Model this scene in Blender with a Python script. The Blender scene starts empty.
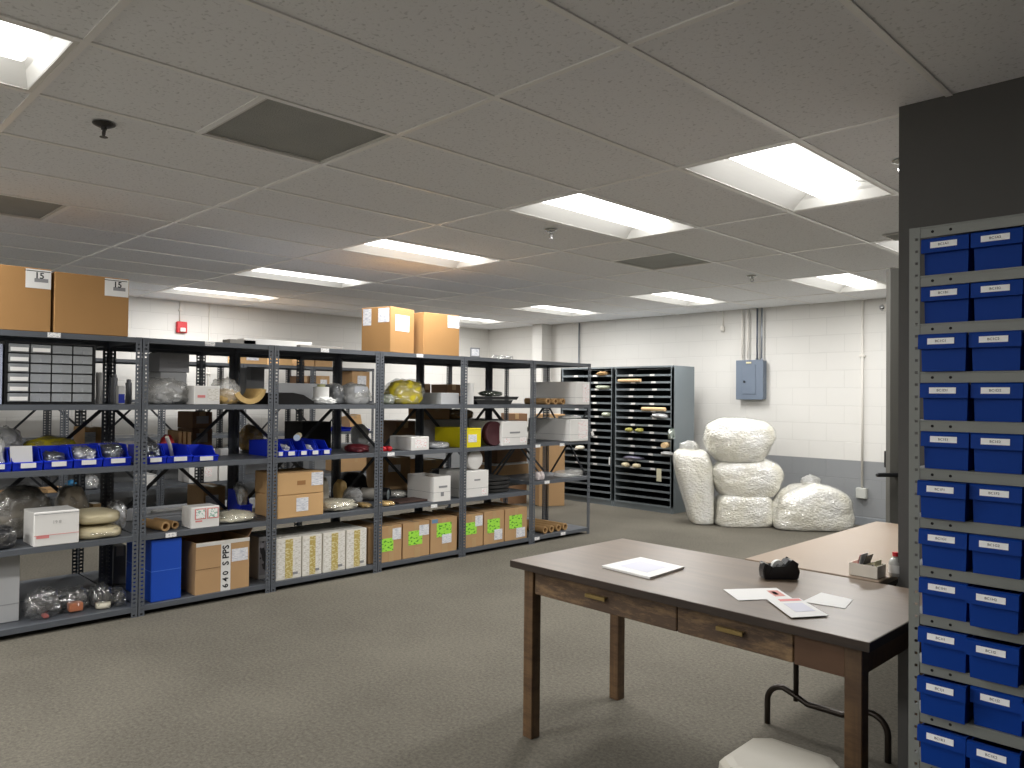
import bpy, bmesh, math, random
from mathutils import Vector, Matrix, noise
random.seed(7)
SC = bpy.context.scene
COL = SC.collection
R = math.radians

# ------------------------------------------------------------------ camera
CAMZ = 1.39
F_PX, YAW, PITCH, ROLL = 770.03, 0.788856789, 0.0163567832, 0.0102306909
cyw, syw = math.cos(YAW), math.sin(YAW)
FWD = Vector((-syw*math.cos(PITCH), cyw*math.cos(PITCH), math.sin(PITCH)))
RGT0 = Vector((cyw, syw, 0)); UP0 = RGT0.cross(FWD)
RGT = RGT0*math.cos(ROLL) + UP0*math.sin(ROLL)
UP = -RGT0*math.sin(ROLL) + UP0*math.cos(ROLL)
CAM = Vector((0, 0, CAMZ))
cd = bpy.data.cameras.new('camera'); co = bpy.data.objects.new('camera', cd); COL.objects.link(co)
cd.sensor_width = 36; cd.lens = F_PX*36/1024; cd.clip_start = .02; cd.clip_end = 100
m = Matrix((RGT, UP, -FWD)).transposed().to_4x4(); m.translation = CAM
co.matrix_world = m
SC.camera = co

def on_plane(u, v, ax, val):          # survey helper: a sight line met with an axis plane of the room
    d = FWD*F_PX + RGT*(u-512) - UP*(v-384)
    return CAM + d*((val-CAM[ax])/d[ax])
def at_depth(u, v, dist):
    d = FWD*F_PX + RGT*(u-512) - UP*(v-384)
    return CAM + d*(dist/F_PX)

# ------------------------------------------------------------------ materials
def lin(h):
    h = h.lstrip('#'); c = [int(h[i:i+2], 16)/255 for i in (0, 2, 4)]
    return tuple(x/12.92 if x <= .04045 else ((x+.055)/1.055)**2.4 for x in c) + (1,)
MATS = {}
def M(name, hexc, rough=.5, metal=0, vary=0, vscale=8, bump=0, bscale=40, coat=0, spec=.5, dist='noise'):
    if name in MATS: return MATS[name]
    mt = bpy.data.materials.new(name); mt.use_nodes = True
    nt = mt.node_tree; b = nt.nodes['Principled BSDF']
    c = lin(hexc)
    b.inputs['Base Color'].default_value = c
    b.inputs['Roughness'].default_value = rough; b.inputs['Metallic'].default_value = metal
    b.inputs['Specular IOR Level'].default_value = spec
    if coat:
        b.inputs['Coat Weight'].default_value = coat; b.inputs['Coat Roughness'].default_value = .12
    tc = nt.nodes.new('ShaderNodeTexCoord')
    if vary:
        n = nt.nodes.new('ShaderNodeTexNoise'); n.inputs['Scale'].default_value = vscale; n.inputs['Detail'].default_value = 5
        nt.links.new(tc.outputs['Object'], n.inputs['Vector'])
        mx = nt.nodes.new('ShaderNodeMix'); mx.data_type = 'RGBA'
        mx.inputs[6].default_value = tuple(x*(1-vary) for x in c[:3])+(1,)
        mx.inputs[7].default_value = tuple(min(1, x*(1+vary)) for x in c[:3])+(1,)
        nt.links.new(n.outputs['Fac'], mx.inputs[0]); nt.links.new(mx.outputs[2], b.inputs['Base Color'])
    if bump:
        if dist == 'voronoi':
            n2 = nt.nodes.new('ShaderNodeTexVoronoi'); out = n2.outputs['Distance']
        else:
            n2 = nt.nodes.new('ShaderNodeTexNoise'); n2.inputs['Detail'].default_value = 4; out = n2.outputs['Fac']
        n2.inputs['Scale'].default_value = bscale
        nt.links.new(tc.outputs['Object'], n2.inputs['Vector'])
        bp = nt.nodes.new('ShaderNodeBump'); bp.inputs['Strength'].default_value = bump; bp.inputs['Distance'].default_value = .01
        nt.links.new(out, bp.inputs['Height']); nt.links.new(bp.outputs['Normal'], b.inputs['Normal'])
    MATS[name] = mt
    return mt
def MClear(name, tint='#ffffff', amount=.25, rough=.12, milk=.25, crumple=True, nscale=14):
    """clear crumpled plastic film"""
    if name in MATS: return MATS[name]
    mt = bpy.data.materials.new(name); mt.use_nodes = True
    nt = mt.node_tree; nt.nodes.remove(nt.nodes['Principled BSDF'])
    out = nt.nodes['Material Output']
    tr = nt.nodes.new('ShaderNodeBsdfTransparent'); tr.inputs['Color'].default_value = lin('#fcfcfb')
    gl = nt.nodes.new('ShaderNodeBsdfGlossy'); gl.inputs['Roughness'].default_value = rough
    df = nt.nodes.new('ShaderNodeBsdfDiffuse'); df.inputs['Color'].default_value = lin(tint)
    tc = nt.nodes.new('ShaderNodeTexCoord')
    n = nt.nodes.new('ShaderNodeTexNoise'); n.inputs['Scale'].default_value = nscale; n.inputs['Detail'].default_value = 5
    nt.links.new(tc.outputs['Object'], n.inputs['Vector'])
    bp = nt.nodes.new('ShaderNodeBump'); bp.inputs['Strength'].default_value = 1; bp.inputs['Distance'].default_value = .03
    nt.links.new(n.outputs['Fac'], bp.inputs['Height'])
    if crumple:
        nt.links.new(bp.outputs['Normal'], gl.inputs['Normal'])
    m1 = nt.nodes.new('ShaderNodeMixShader'); m1.inputs[0].default_value = milk
    nt.links.new(gl.outputs[0], m1.inputs[1]); nt.links.new(df.outputs[0], m1.inputs[2])
    ms = nt.nodes.new('ShaderNodeMixShader'); ms.inputs[0].default_value = amount
    nt.links.new(tr.outputs[0], ms.inputs[1]); nt.links.new(m1.outputs[0], ms.inputs[2])
    nt.links.new(ms.outputs[0], out.inputs['Surface'])
    MATS[name] = mt
    return mt
def MPrint(name, paper, ink, sx=60, sy=90, thr=.52, rough=.6, area=1.0):
    """printed paper: rows of small broken marks in ink"""
    if name in MATS: return MATS[name]
    mt = bpy.data.materials.new(name); mt.use_nodes = True
    nt = mt.node_tree; b = nt.nodes['Principled BSDF']; b.inputs['Roughness'].default_value = rough
    tc = nt.nodes.new('ShaderNodeTexCoord'); sp = nt.nodes.new('ShaderNodeSeparateXYZ'); nt.links.new(tc.outputs['Object'], sp.inputs[0])
    ad = nt.nodes.new('ShaderNodeMath'); nt.links.new(sp.outputs[0], ad.inputs[0]); nt.links.new(sp.outputs[1], ad.inputs[1])
    cb = nt.nodes.new('ShaderNodeCombineXYZ'); nt.links.new(ad.outputs[0], cb.inputs[0]); nt.links.new(sp.outputs[2], cb.inputs[1])
    mp = nt.nodes.new('ShaderNodeMapping'); mp.inputs['Scale'].default_value = (sx, sy, 1); nt.links.new(cb.outputs[0], mp.inputs[0])
    n = nt.nodes.new('ShaderNodeTexNoise'); n.inputs['Scale'].default_value = 1; n.inputs['Detail'].default_value = 2
    nt.links.new(mp.outputs[0], n.inputs['Vector'])
    gt = nt.nodes.new('ShaderNodeMath'); gt.operation = 'GREATER_THAN'; gt.inputs[1].default_value = thr; nt.links.new(n.outputs['Fac'], gt.inputs[0])
    mx = nt.nodes.new('ShaderNodeMix'); mx.data_type = 'RGBA'; mx.inputs[6].default_value = lin(paper); mx.inputs[7].default_value = lin(ink)
    ml = nt.nodes.new('ShaderNodeMath'); ml.operation = 'MULTIPLY'; ml.inputs[1].default_value = area; nt.links.new(gt.outputs[0], ml.inputs[0])
    nt.links.new(ml.outputs[0], mx.inputs[0]); nt.links.new(mx.outputs[2], b.inputs['Base Color'])
    MATS[name] = mt
    return mt

STEEL = M('grey_enamel_steel', '#575b61', .45, 0, .05, 6)
STEELD = M('dark_enamel_steel', '#2b2e33', .42, 0, .05, 6)
CARD = M('brown_cardboard', '#b8946a', .85, 0, .07, 5, .05, 60)
CARDP = M('pale_cardboard', '#cba473', .85, 0, .06, 5, .05, 60)
CARDT = M('tall_shelf_cardboard', '#a67d4c', .85, 0, .06, 5, .05, 60)
CARDD = M('dark_cardboard', '#86664a', .85, 0, .08, 5, .05, 60)
TAPE = M('packing_tape', '#b8986e', .3, 0, .03, 9, coat=.3)
WCARD = M('white_cardboard', '#e2e0dc', .7, 0, .03, 4)
GCARD = M('grey_cardboard', '#b5b6b7', .75, 0, .04, 4)
GCARDD = M('dark_grey_cardboard', '#98989a', .75, 0, .04, 4)
PAPER = M('white_paper', '#e2e1de', .7)
SEAM = M('box_seam', '#5d4329', .9)
BLUE = M('blue_bin_plastic', '#0f2fc4', .38, 0, .03, 5)
BLUEB = M('blue_carton', '#0c49b8', .6, 0, .04, 5)
NAVY = M('navy_bin_plastic', '#06398f', .55, 0, .04, 3, spec=.15)
BLACK = M('black_plastic', '#111214', .4)
BLACKF = M('black_foam', '#2c2b2a', .85, 0, .15, 30, .3, 80)
RED = M('red_plastic', '#c01f28', .4)
REDINK = M('red_ink', '#d98583', .7)
GREYINK = M('grey_ink', '#8a8a8c', .7)
INK = M('black_ink', '#1d1d20', .7)
YEL = M('yellow_carton', '#e6d50e', .55)
YFOAM = M('yellow_foam', '#cdbb22', .7, 0, .25, 14, .6, 30, coat=.3)
TFOAM = M('tan_foam', '#d9b777', .75, 0, .2, 16, .5, 40, coat=.25)
CREAM = M('cream_foam', '#cbbf9d', .7, 0, .1, 10, .25, 40, coat=.3)
IVORY = M('ivory_parts', '#e8e2cc', .6, 0, .08, 20, .4, 40)
KRAFT = M('kraft_paper', '#a98659', .8, 0, .1, 10, .2, 40)
GREYFOAM = M('grey_packing_foam', '#a9a9a8', .6, 0, .12, 9, .5, 26, coat=.25)
DARKBAG = M('dark_wrapped_bundle', '#7d776c', .4, 0, .35, 14, .8, 22, coat=.4)
TAUPE = M('taupe_wrapped_bundle', '#a89c8a', .45, 0, .3, 12, .8, 20, coat=.4)
SILVER = M('silver_film', '#b9babb', .25, .4, .3, 20, 1, 30, coat=.3)
METALP = M('bright_metal_parts', '#8d9196', .3, .8, .2, 20, .4, 30)
CLEAR = MClear('clear_film', '#ffffff', .27, .06, .12)
CLEARH = MClear('hazy_film', '#f4f3ee', .36, .22, .6)
CLEARD = MClear('clear_drawer_plastic', '#d2d6d9', .44, .15, .75, False)
GLABEL = MPrint('green_label', '#a4e64a', '#4d9a2e', 30, 60, .58, .6)
LABELP = MPrint('printed_label', '#e8e8ea', '#c3c6d0', 26, 260, .52)
GOLDP = MPrint('gold_print', '#d9cf9f', '#bda75f', 45, 90, .46)
GRAYP = MPrint('fine_grey_print', '#e8e5de', '#d0cbc0', 40, 140, .54)
REDP = MPrint('red_print', '#f1efed', '#e3b3b1', 60, 120, .58)
STICK = MPrint('green_marked_sticker', '#f1f2ee', '#9bc0b0', 60, 60, .55)
CHROME = M('chrome', '#c9cacb', .15, 1)
GALV = M('galvanised_steel', '#9aa0a8', .35, .7)
WALLPAINT_TRIM = M('white_conduit_paint', '#dedad2', .5)
PANELM = M('blue_grey_panel_enamel', '#6a7584', .45)
CABM = M('cabinet_grey_enamel', '#737b7f', .45, 0, .04, 4)
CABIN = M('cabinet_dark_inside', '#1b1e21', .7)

# ------------------------------------------------------------------ mesh builder
class MB:
    def __init__(s): s.bm = bmesh.new(); s.mats = []; s.cur = 0
    def use(s, mt):
        if mt not in s.mats: s.mats.append(mt)
        s.cur = s.mats.index(mt); return s
    def _fin(s, geom):
        for f in {f for v in geom for f in v.link_faces}: f.material_index = s.cur
    def box(s, x0, x1, y0, y1, z0, z1, bev=0, rot=None, seg=1):
        r = bmesh.ops.create_cube(s.bm, size=1)
        vs = r['verts']
        mt = Matrix.Translation(((x0+x1)/2, (y0+y1)/2, (z0+z1)/2)) @ (rot.to_4x4() if rot else Matrix()) @ Matrix.Diagonal((abs(x1-x0), abs(y1-y0), abs(z1-z0), 1))
        bmesh.ops.transform(s.bm, matrix=mt, verts=vs)
        s._fin(vs)
        if bev:
            es = list({e for v in vs for e in v.link_edges})
            rr = bmesh.ops.bevel(s.bm, geom=es, offset=bev, segments=seg, affect='EDGES', profile=.5)
            for f in rr['faces']: f.material_index = s.cur
        return s
    def cyl(s, p0, p1, r0, r1=None, n=16, caps=True):
        p0, p1 = Vector(p0), Vector(p1); r1 = r0 if r1 is None else r1
        d = p1-p0
        r = bmesh.ops.create_cone(s.bm, cap_ends=caps, segments=n, radius1=r0, radius2=r1, depth=d.length)
        mt = Matrix.Translation((p0+p1)/2) @ d.to_track_quat('Z', 'Y').to_matrix().to_4x4()
        bmesh.ops.transform(s.bm, matrix=mt, verts=r['verts']); s._fin(r['verts'])
        return s
    def lathe(s, prof, n=24, org=(0, 0, 0), axis='Z'):
        rings = []
        for (r, z) in prof:
            ring = []
            for k in range(n):
                a = 2*math.pi*k/n
                p = Vector((r*math.cos(a), r*math.sin(a), z))
                if axis == 'X': p = Vector((p.z, p.x, p.y))
                if axis == 'Y': p = Vector((p.x, p.z, p.y))
                ring.append(s.bm.verts.new(p+Vector(org)))
            rings.append(ring)
        for a, b in zip(rings, rings[1:]):
            for k in range(n):
                f = s.bm.faces.new((a[k], a[(k+1) % n], b[(k+1) % n], b[k])); f.material_index = s.cur
        return s
    def tube(s, pts, r, n=10):
        pts = [Vector(p) for p in pts]; rings = []
        up = Vector((0, 0, 1))
        for i, p in enumerate(pts):
            t = (pts[min(i+1, len(pts)-1)]-pts[max(i-1, 0)]).normalized()
            a = t.cross(up)
            if a.length < .05: a = t.cross(Vector((1, 0, 0)))
            a.normalize(); b = t.cross(a); up = a.cross(t) if abs(t.z) < .95 else up
            rings.append([s.bm.verts.new(p + a*r*math.cos(2*math.pi*k/n) + b*r*math.sin(2*math.pi*k/n)) for k in range(n)])
        for x, y in zip(rings, rings[1:]):
            # align rings
            best = min(range(n), key=lambda o: sum((x[k].co-y[(k+o) % n].co).length for k in range(0, n, 2)))
            for k in range(n):
                f = s.bm.faces.new((x[k], x[(k+1) % n], y[(k+1+best) % n], y[(k+best) % n])); f.material_index = s.cur
        for ring in (rings[0], rings[-1]):
            try: s.bm.faces.new(ring).material_index = s.cur
            except ValueError: pass
        return s
    def poly(s, pts):
        f = s.bm.faces.new([s.bm.verts.new(p) for p in pts]); f.material_index = s.cur; return s
    def prism(s, pts, d):
        """closed outline extruded by vector d"""
        d = Vector(d); a = [s.bm.verts.new(p) for p in pts]; b = [s.bm.verts.new(Vector(p)+d) for p in pts]
        n = len(pts)
        for k in range(n): s.bm.faces.new((a[k], a[(k+1) % n], b[(k+1) % n], b[k])).material_index = s.cur
        s.bm.faces.new(a[::-1]).material_index = s.cur; s.bm.faces.new(b).material_index = s.cur
        return s
    def mesh(s, name, mat=None, smooth=False):
        bmesh.ops.recalc_face_normals(s.bm, faces=s.bm.faces[:])
        me = bpy.data.meshes.new(name)
        if smooth:
            for f in s.bm.faces: f.smooth = True
            if smooth == 'auto':
                for e in s.bm.edges:
                    if len(e.link_faces) == 2 and e.calc_face_angle(0) > R(40): e.smooth = False
        s.bm.to_mesh(me); s.bm.free()
        for x in (s.mats or [mat]): me.materials.append(x)
        return me
    def build(s, name, mat=None, parent=None, smooth=False):
        return link(name, s.mesh(name, mat, smooth), parent)
def link(name, me, parent=None):
    o = bpy.data.objects.new(name, me); COL.objects.link(o)
    if parent: o.parent = parent
    return o
def tag(o, label, cat, group=None, kind=None):
    o['label'] = label; o['category'] = cat
    if group: o['group'] = group
    if kind: o['kind'] = kind
    return o
def empty(name, label, cat, loc=(0, 0, 0), rz=0, group=None):
    o = bpy.data.objects.new(name, None); COL.objects.link(o); o.empty_display_size = .05
    o.location = loc; o.rotation_euler.z = rz
    return tag(o, label, cat, group)
def struct(name, mb, mat=None):
    o = mb.build(name, mat); o['kind'] = 'structure'; return o
def kids(o): return [c for c in bpy.data.objects if c.parent == o]
def copy_tree(o, parent=None, depth=0):
    c = o.copy(); COL.objects.link(c); c.parent = parent
    for ch in kids(o): copy_tree(ch, c)
    return c
_txt = {}
def lettering(body, size, parent, loc, face='x', mat=INK, name='lettering', rot=0):
    key = (body, size)
    if key not in _txt:
        cu = bpy.data.curves.new('t', 'FONT'); cu.body = body; cu.size = size; cu.align_x = 'CENTER'; cu.align_y = 'CENTER'; cu.extrude = .0004; cu.offset = size*.02 if size > .02 else 0; cu.resolution_u = 2
        to = bpy.data.objects.new('t', cu); COL.objects.link(to)
        bpy.context.view_layer.update()
        me = bpy.data.meshes.new_from_object(to.evaluated_get(bpy.context.evaluated_depsgraph_get()))
        bpy.data.objects.remove(to); _txt[key] = me
    me = _txt[key].copy(); me.materials.clear(); me.materials.append(mat)
    o = link(name, me, parent)
    base = Matrix(((0, 0, 1), (1, 0, 0), (0, 1, 0))) if face == 'x' else (Matrix() if face == 'z' else Matrix(((1, 0, 0), (0, 0, -1), (0, 1, 0))))
    mt = base.to_4x4() @ Matrix.Rotation(rot, 4, 'Z'); mt.translation = loc
    o.matrix_local = mt
    return o

# ------------------------------------------------------------------ room
H = 2.505; XL = -9.45; YB = 8.82; XR = 1.8; YF = -3.3
T = .6096; GX, GY = -2.0856, 1.9644            # ceiling grid origin (tile = 2 ft)
def gx(i): return GX - i*T
def gy(j): return GY + j*T

def carpet():
    mt = bpy.data.materials.new('carpet'); mt.use_nodes = True; nt = mt.node_tree; b = nt.nodes['Principled BSDF']
    b.inputs['Roughness'].default_value = .95; b.inputs['Specular IOR Level'].default_value = .15
    tc = nt.nodes.new('ShaderNodeTexCoord')
    n1 = nt.nodes.new('ShaderNodeTexNoise'); n1.inputs['Scale'].default_value = 60; n1.inputs['Detail'].default_value = 5; n1.inputs['Roughness'].default_value = .8
    n2 = nt.nodes.new('ShaderNodeTexNoise'); n2.inputs['Scale'].default_value = 1.3; n2.inputs['Detail'].default_value = 3
    for n in (n1, n2): nt.links.new(tc.outputs['Object'], n.inputs['Vector'])
    ad = nt.nodes.new('ShaderNodeMath'); ad.operation = 'MULTIPLY_ADD'; ad.inputs[1].default_value = .35
    nt.links.new(n2.outputs['Fac'], ad.inputs[0]); nt.links.new(n1.outputs['Fac'], ad.inputs[2])
    rp = nt.nodes.new('ShaderNodeValToRGB'); rp.color_ramp.elements[0].position = .38; rp.color_ramp.elements[1].position = .92
    rp.color_ramp.elements[0].color = lin('#423f39'); rp.color_ramp.elements[1].color = lin('#797469')
    nt.links.new(ad.outputs[0], rp.inputs[0]); nt.links.new(rp.outputs[0], b.inputs['Base Color'])
    bp = nt.nodes.new('ShaderNodeBump'); bp.inputs['Strength'].default_value = .5; bp.inputs['Distance'].default_value = .006
    nt.links.new(n1.outputs['Fac'], bp.inputs['Height']); nt.links.new(bp.outputs['Normal'], b.inputs['Normal'])
    return mt
def blockwall(name, top, low, zsplit=.712):
    mt = bpy.data.materials.new(name); mt.use_nodes = True; nt = mt.node_tree; b = nt.nodes['Principled BSDF']
    b.inputs['Roughness'].default_value = .6
    tc = nt.nodes.new('ShaderNodeTexCoord'); sp = nt.nodes.new('ShaderNodeSeparateXYZ'); nt.links.new(tc.outputs['Object'], sp.inputs[0])
    ad = nt.nodes.new('ShaderNodeMath'); nt.links.new(sp.outputs[0], ad.inputs[0]); nt.links.new(sp.outputs[1], ad.inputs[1])
    zz = nt.nodes.new('ShaderNodeMath'); zz.operation = 'SUBTRACT'; zz.inputs[1].default_value = .10; nt.links.new(sp.outputs[2], zz.inputs[0])
    cb = nt.nodes.new('ShaderNodeCombineXYZ'); nt.links.new(ad.outputs[0], cb.inputs[0]); nt.links.new(zz.outputs[0], cb.inputs[1])
    br = nt.nodes.new('ShaderNodeTexBrick'); br.inputs['Scale'].default_value = 1
    br.inputs['Brick Width'].default_value = .4064; br.inputs['Row Height'].default_value = .2038
    br.inputs['Mortar Size'].default_value = .0045; br.inputs['Mortar Smooth'].default_value = .6
    br.inputs['Color1'].default_value = br.inputs['Color2'].default_value = (1, 1, 1, 1); br.inputs['Mortar'].default_value = (.90, .90, .90, 1)
    nt.links.new(cb.outputs[0], br.inputs['Vector'])
    gt = nt.nodes.new('ShaderNodeMath'); gt.operation = 'GREATER_THAN'; gt.inputs[1].default_value = zsplit; nt.links.new(sp.outputs[2], gt.inputs[0])
    mx = nt.nodes.new('ShaderNodeMix'); mx.data_type = 'RGBA'; mx.inputs[6].default_value = lin(low); mx.inputs[7].default_value = lin(top)
    nt.links.new(gt.outputs[0], mx.inputs[0])
    mu = nt.nodes.new('ShaderNodeMix'); mu.data_type = 'RGBA'; mu.blend_type = 'MULTIPLY'; mu.inputs[0].default_value = 1
    nt.links.new(mx.outputs[2], mu.inputs[6]); nt.links.new(br.outputs['Color'], mu.inputs[7]); nt.links.new(mu.outputs[2], b.inputs['Base Color'])
    n = nt.nodes.new('ShaderNodeTexNoise'); n.inputs['Scale'].default_value = 30; nt.links.new(tc.outputs['Object'], n.inputs['Vector'])
    hh = nt.nodes.new('ShaderNodeMath'); hh.operation = 'MULTIPLY_ADD'; hh.inputs[1].default_value = -1
    nt.links.new(br.outputs['Fac'], hh.inputs[0]); nm = nt.nodes.new('ShaderNodeMath'); nm.operation = 'MULTIPLY'; nm.inputs[1].default_value = .25
    nt.links.new(n.outputs['Fac'], nm.inputs[0]); nt.links.new(nm.outputs[0], hh.inputs[2])
    bp = nt.nodes.new('ShaderNodeBump'); bp.inputs['Strength'].default_value = .35; bp.inputs['Distance'].default_value = .006
    nt.links.new(hh.outputs[0], bp.inputs['Height']); nt.links.new(bp.outputs['Normal'], b.inputs['Normal'])
    return mt
def tilemat():
    mt = bpy.data.materials.new('ceiling_tile'); mt.use_nodes = True; nt = mt.node_tree; b = nt.nodes['Principled BSDF']
    b.inputs['Roughness'].default_value = .95; b.inputs['Specular IOR Level'].default_value = .1
    tc = nt.nodes.new('ShaderNodeTexCoord')
    n = nt.nodes.new('ShaderNodeTexNoise'); n.inputs['Scale'].default_value = 70; n.inputs['Detail'].default_value = 3
    n2 = nt.nodes.new('ShaderNodeTexNoise'); n2.inputs['Scale'].default_value = 1.1; n2.inputs['Detail'].default_value = 2
    for q in (n, n2): nt.links.new(tc.outputs['Object'], q.inputs['Vector'])
    rp = nt.nodes.new('ShaderNodeValToRGB'); rp.color_ramp.elements[0].position = .30; rp.color_ramp.elements[1].position = .42
    rp.color_ramp.elements[0].color = lin('#d4d5d7'); rp.color_ramp.elements[1].color = lin('#f0f1f3')
    nt.links.new(n.outputs['Fac'], rp.inputs[0])
    mx = nt.nodes.new('ShaderNodeMix'); mx.data_type = 'RGBA'; mx.blend_type = 'MULTIPLY'; mx.inputs[0].default_value = .25
    nt.links.new(rp.outputs[0], mx.inputs[6]); nt.links.new(n2.outputs['Color'], mx.inputs[7])
    nt.links.new(rp.outputs[0], b.inputs['Base Color'])
    bp = nt.nodes.new('ShaderNodeBump'); bp.inputs['Strength'].default_value = .3; bp.inputs['Distance'].default_value = .003
    nt.links.new(n.outputs['Fac'], bp.inputs['Height']); nt.links.new(bp.outputs['Normal'], b.inputs['Normal'])
    return mt
WALL = blockwall('painted_block', '#d6d4cf', '#87898b')
DWALL = M('dark_grey_wall_paint', '#585755', .7, 0, .03, 2, .05, 60)
struct('floor', MB().box(XL-.1, XR+.1, YF-.1, YB+.1, -.1, 0), carpet())
struct('wall_left', MB().box(XL-.15, XL, YF-.15, YB+.15, 0, H+.2), WALL)
struct('wall_back', MB().box(XL, XR, YB, YB+.15, 0, H+.2), WALL)
struct('wall_front', MB().box(XL, XR, YF-.15, YF, 0, H+.2), WALL)
struct('wall_side', MB().box(XR, XR+.15, YF-.15, YB+.15, 0, H+.2), DWALL)
w = MB(); w.box(-1.04, XR, 3.10, 3.25, 0, H+.12); w.box(-1.04, -.89, 3.25, 5.55, 0, H+.12); w.box(-1.04, -.89, 5.55, 6.5, 2.20, H+.12); w.box(-1.04, -.89, 6.5, YB, 0, H+.12)
struct('wall_right', w, DWALL)
struct('baseboard_back', MB().box(XL+.012, -1.05, YB-.012, YB, 0, .09, .003), M('grey_cove_base', '#85898d', .5))
struct('baseboard_left', MB().box(XL, XL+.012, YF, YB-.013, 0, .09, .003), MATS['grey_cove_base'])
# column box near the far corner
struct('trim_2', MB().box(-8.22, -8.02, YB-.22, YB-.001, 0, H+.1), WALL)
# ceiling
LIGHTS = [(-1, 2), (1, 2), (4, 2), (7, 2), (10, 2), (1, 8), (4, 8), (7, 8), (10, 8), (-1, 6), (1, -4), (4, -4), (7, -4), (-2, -8), (1, -8), (4, -8)]  # rearmost row: unseen fill lights added to brighten bins and dark wall
VENTS = [(1, -1), (5, -2), (2, 5)]
skip = set()
for (i, j) in LIGHTS: skip |= {(i, j), (i, j+1)}
skip |= set(VENTS)
c = MB(); imin, imax = -7, 12; jmin, jmax = -9, 12
for i in range(imin, imax+1):
    for j in range(jmin, jmax):
        if (i, j) in skip: continue
        x1, x0 = gx(i), gx(i+1); y0, y1 = gy(j), gy(j+1)
        x0, x1 = max(x0, XL-.02), min(x1, XR+.02); y0, y1 = max(y0, YF-.02), min(y1, YB+.02)
        if x1-x0 > .01 and y1-y0 > .01: c.box(x0, x1, y0, y1, H+.006, H+.022)
struct('ceiling', c, tilemat())
g = MB(); tw = .012
for i in range(imin, imax+2):
    if XL < gx(i) < XR: g.box(gx(i)-tw, gx(i)+tw, YF, YB, H, H+.0055)
for j in range(jmin, jmax+1):
    y = gy(j)
    if not (YF < y < YB): continue
    if j % 2 == 0:
        for i in range(imin, imax+1):
            a, b_ = max(gx(i+1)+tw, XL), min(gx(i)-tw, XR)
            if b_ > a: g.box(a, b_, y-tw, y+tw, H+.0003, H+.0055)
for (i, j) in VENTS:
    jj = j if j % 2 else j+1
    g.box(gx(i+1)+tw, gx(i)-tw, gy(jj)-tw, gy(jj)+tw, H+.0003, H+.0055)
struct('trim_1', g, M('ceiling_grid_enamel', '#f4f3f1', .3))

def emit(name, col, strength):
    mt = bpy.data.materials.new(name); mt.use_nodes = True; nt = mt.node_tree; nt.nodes.remove(nt.nodes['Principled BSDF'])
    e = nt.nodes.new('ShaderNodeEmission'); e.inputs[0].default_value = lin(col); e.inputs[1].default_value = strength
    nt.links.new(e.outputs[0], nt.nodes['Material Output'].inputs['Surface']); return mt
LENS = emit('lit_lens', '#fffefb', 3.0)
POWER = 19
REFL = M('white_reflector', '#f1f0ec', .4)
FRAMEM = M('white_fixture_enamel', '#e4e2dc', .45)
lname = {(-1, 2): 'largest recessed ceiling light at right, next to the dark wall end',
         (1, 2): 'recessed ceiling light second from right in the nearer row', (4, 2): 'recessed ceiling light third from right in the nearer row',
         (7, 2): 'recessed ceiling light fourth from right in the nearer row', (10, 2): 'recessed ceiling light at the left end of the nearer row',
         (1, 8): 'recessed ceiling light in the far row above the electrical panel, beside the door', (4, 8): 'recessed ceiling light in the far row above the packing sacks and grey cabinets',
         (7, 8): 'small recessed ceiling light in the far row above the slotted cabinets', (10, 8): 'farthest recessed ceiling light, half hidden by boxes on the shelving top',
         (-1, 6): 'recessed ceiling light mostly hidden behind the dark wall end', (1, -4): 'recessed ceiling light cut off at the top left corner of the photo',
         (4, -4): 'recessed ceiling light beyond the left edge of the photo', (-2, -8): 'added unseen fill light behind the camera at right', (1, -8): 'added unseen fill light behind the camera', (4, -8): 'added unseen fill light behind the camera at left',
         (7, -4): 'recessed ceiling light farther beyond the left edge of the photo'}
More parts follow.
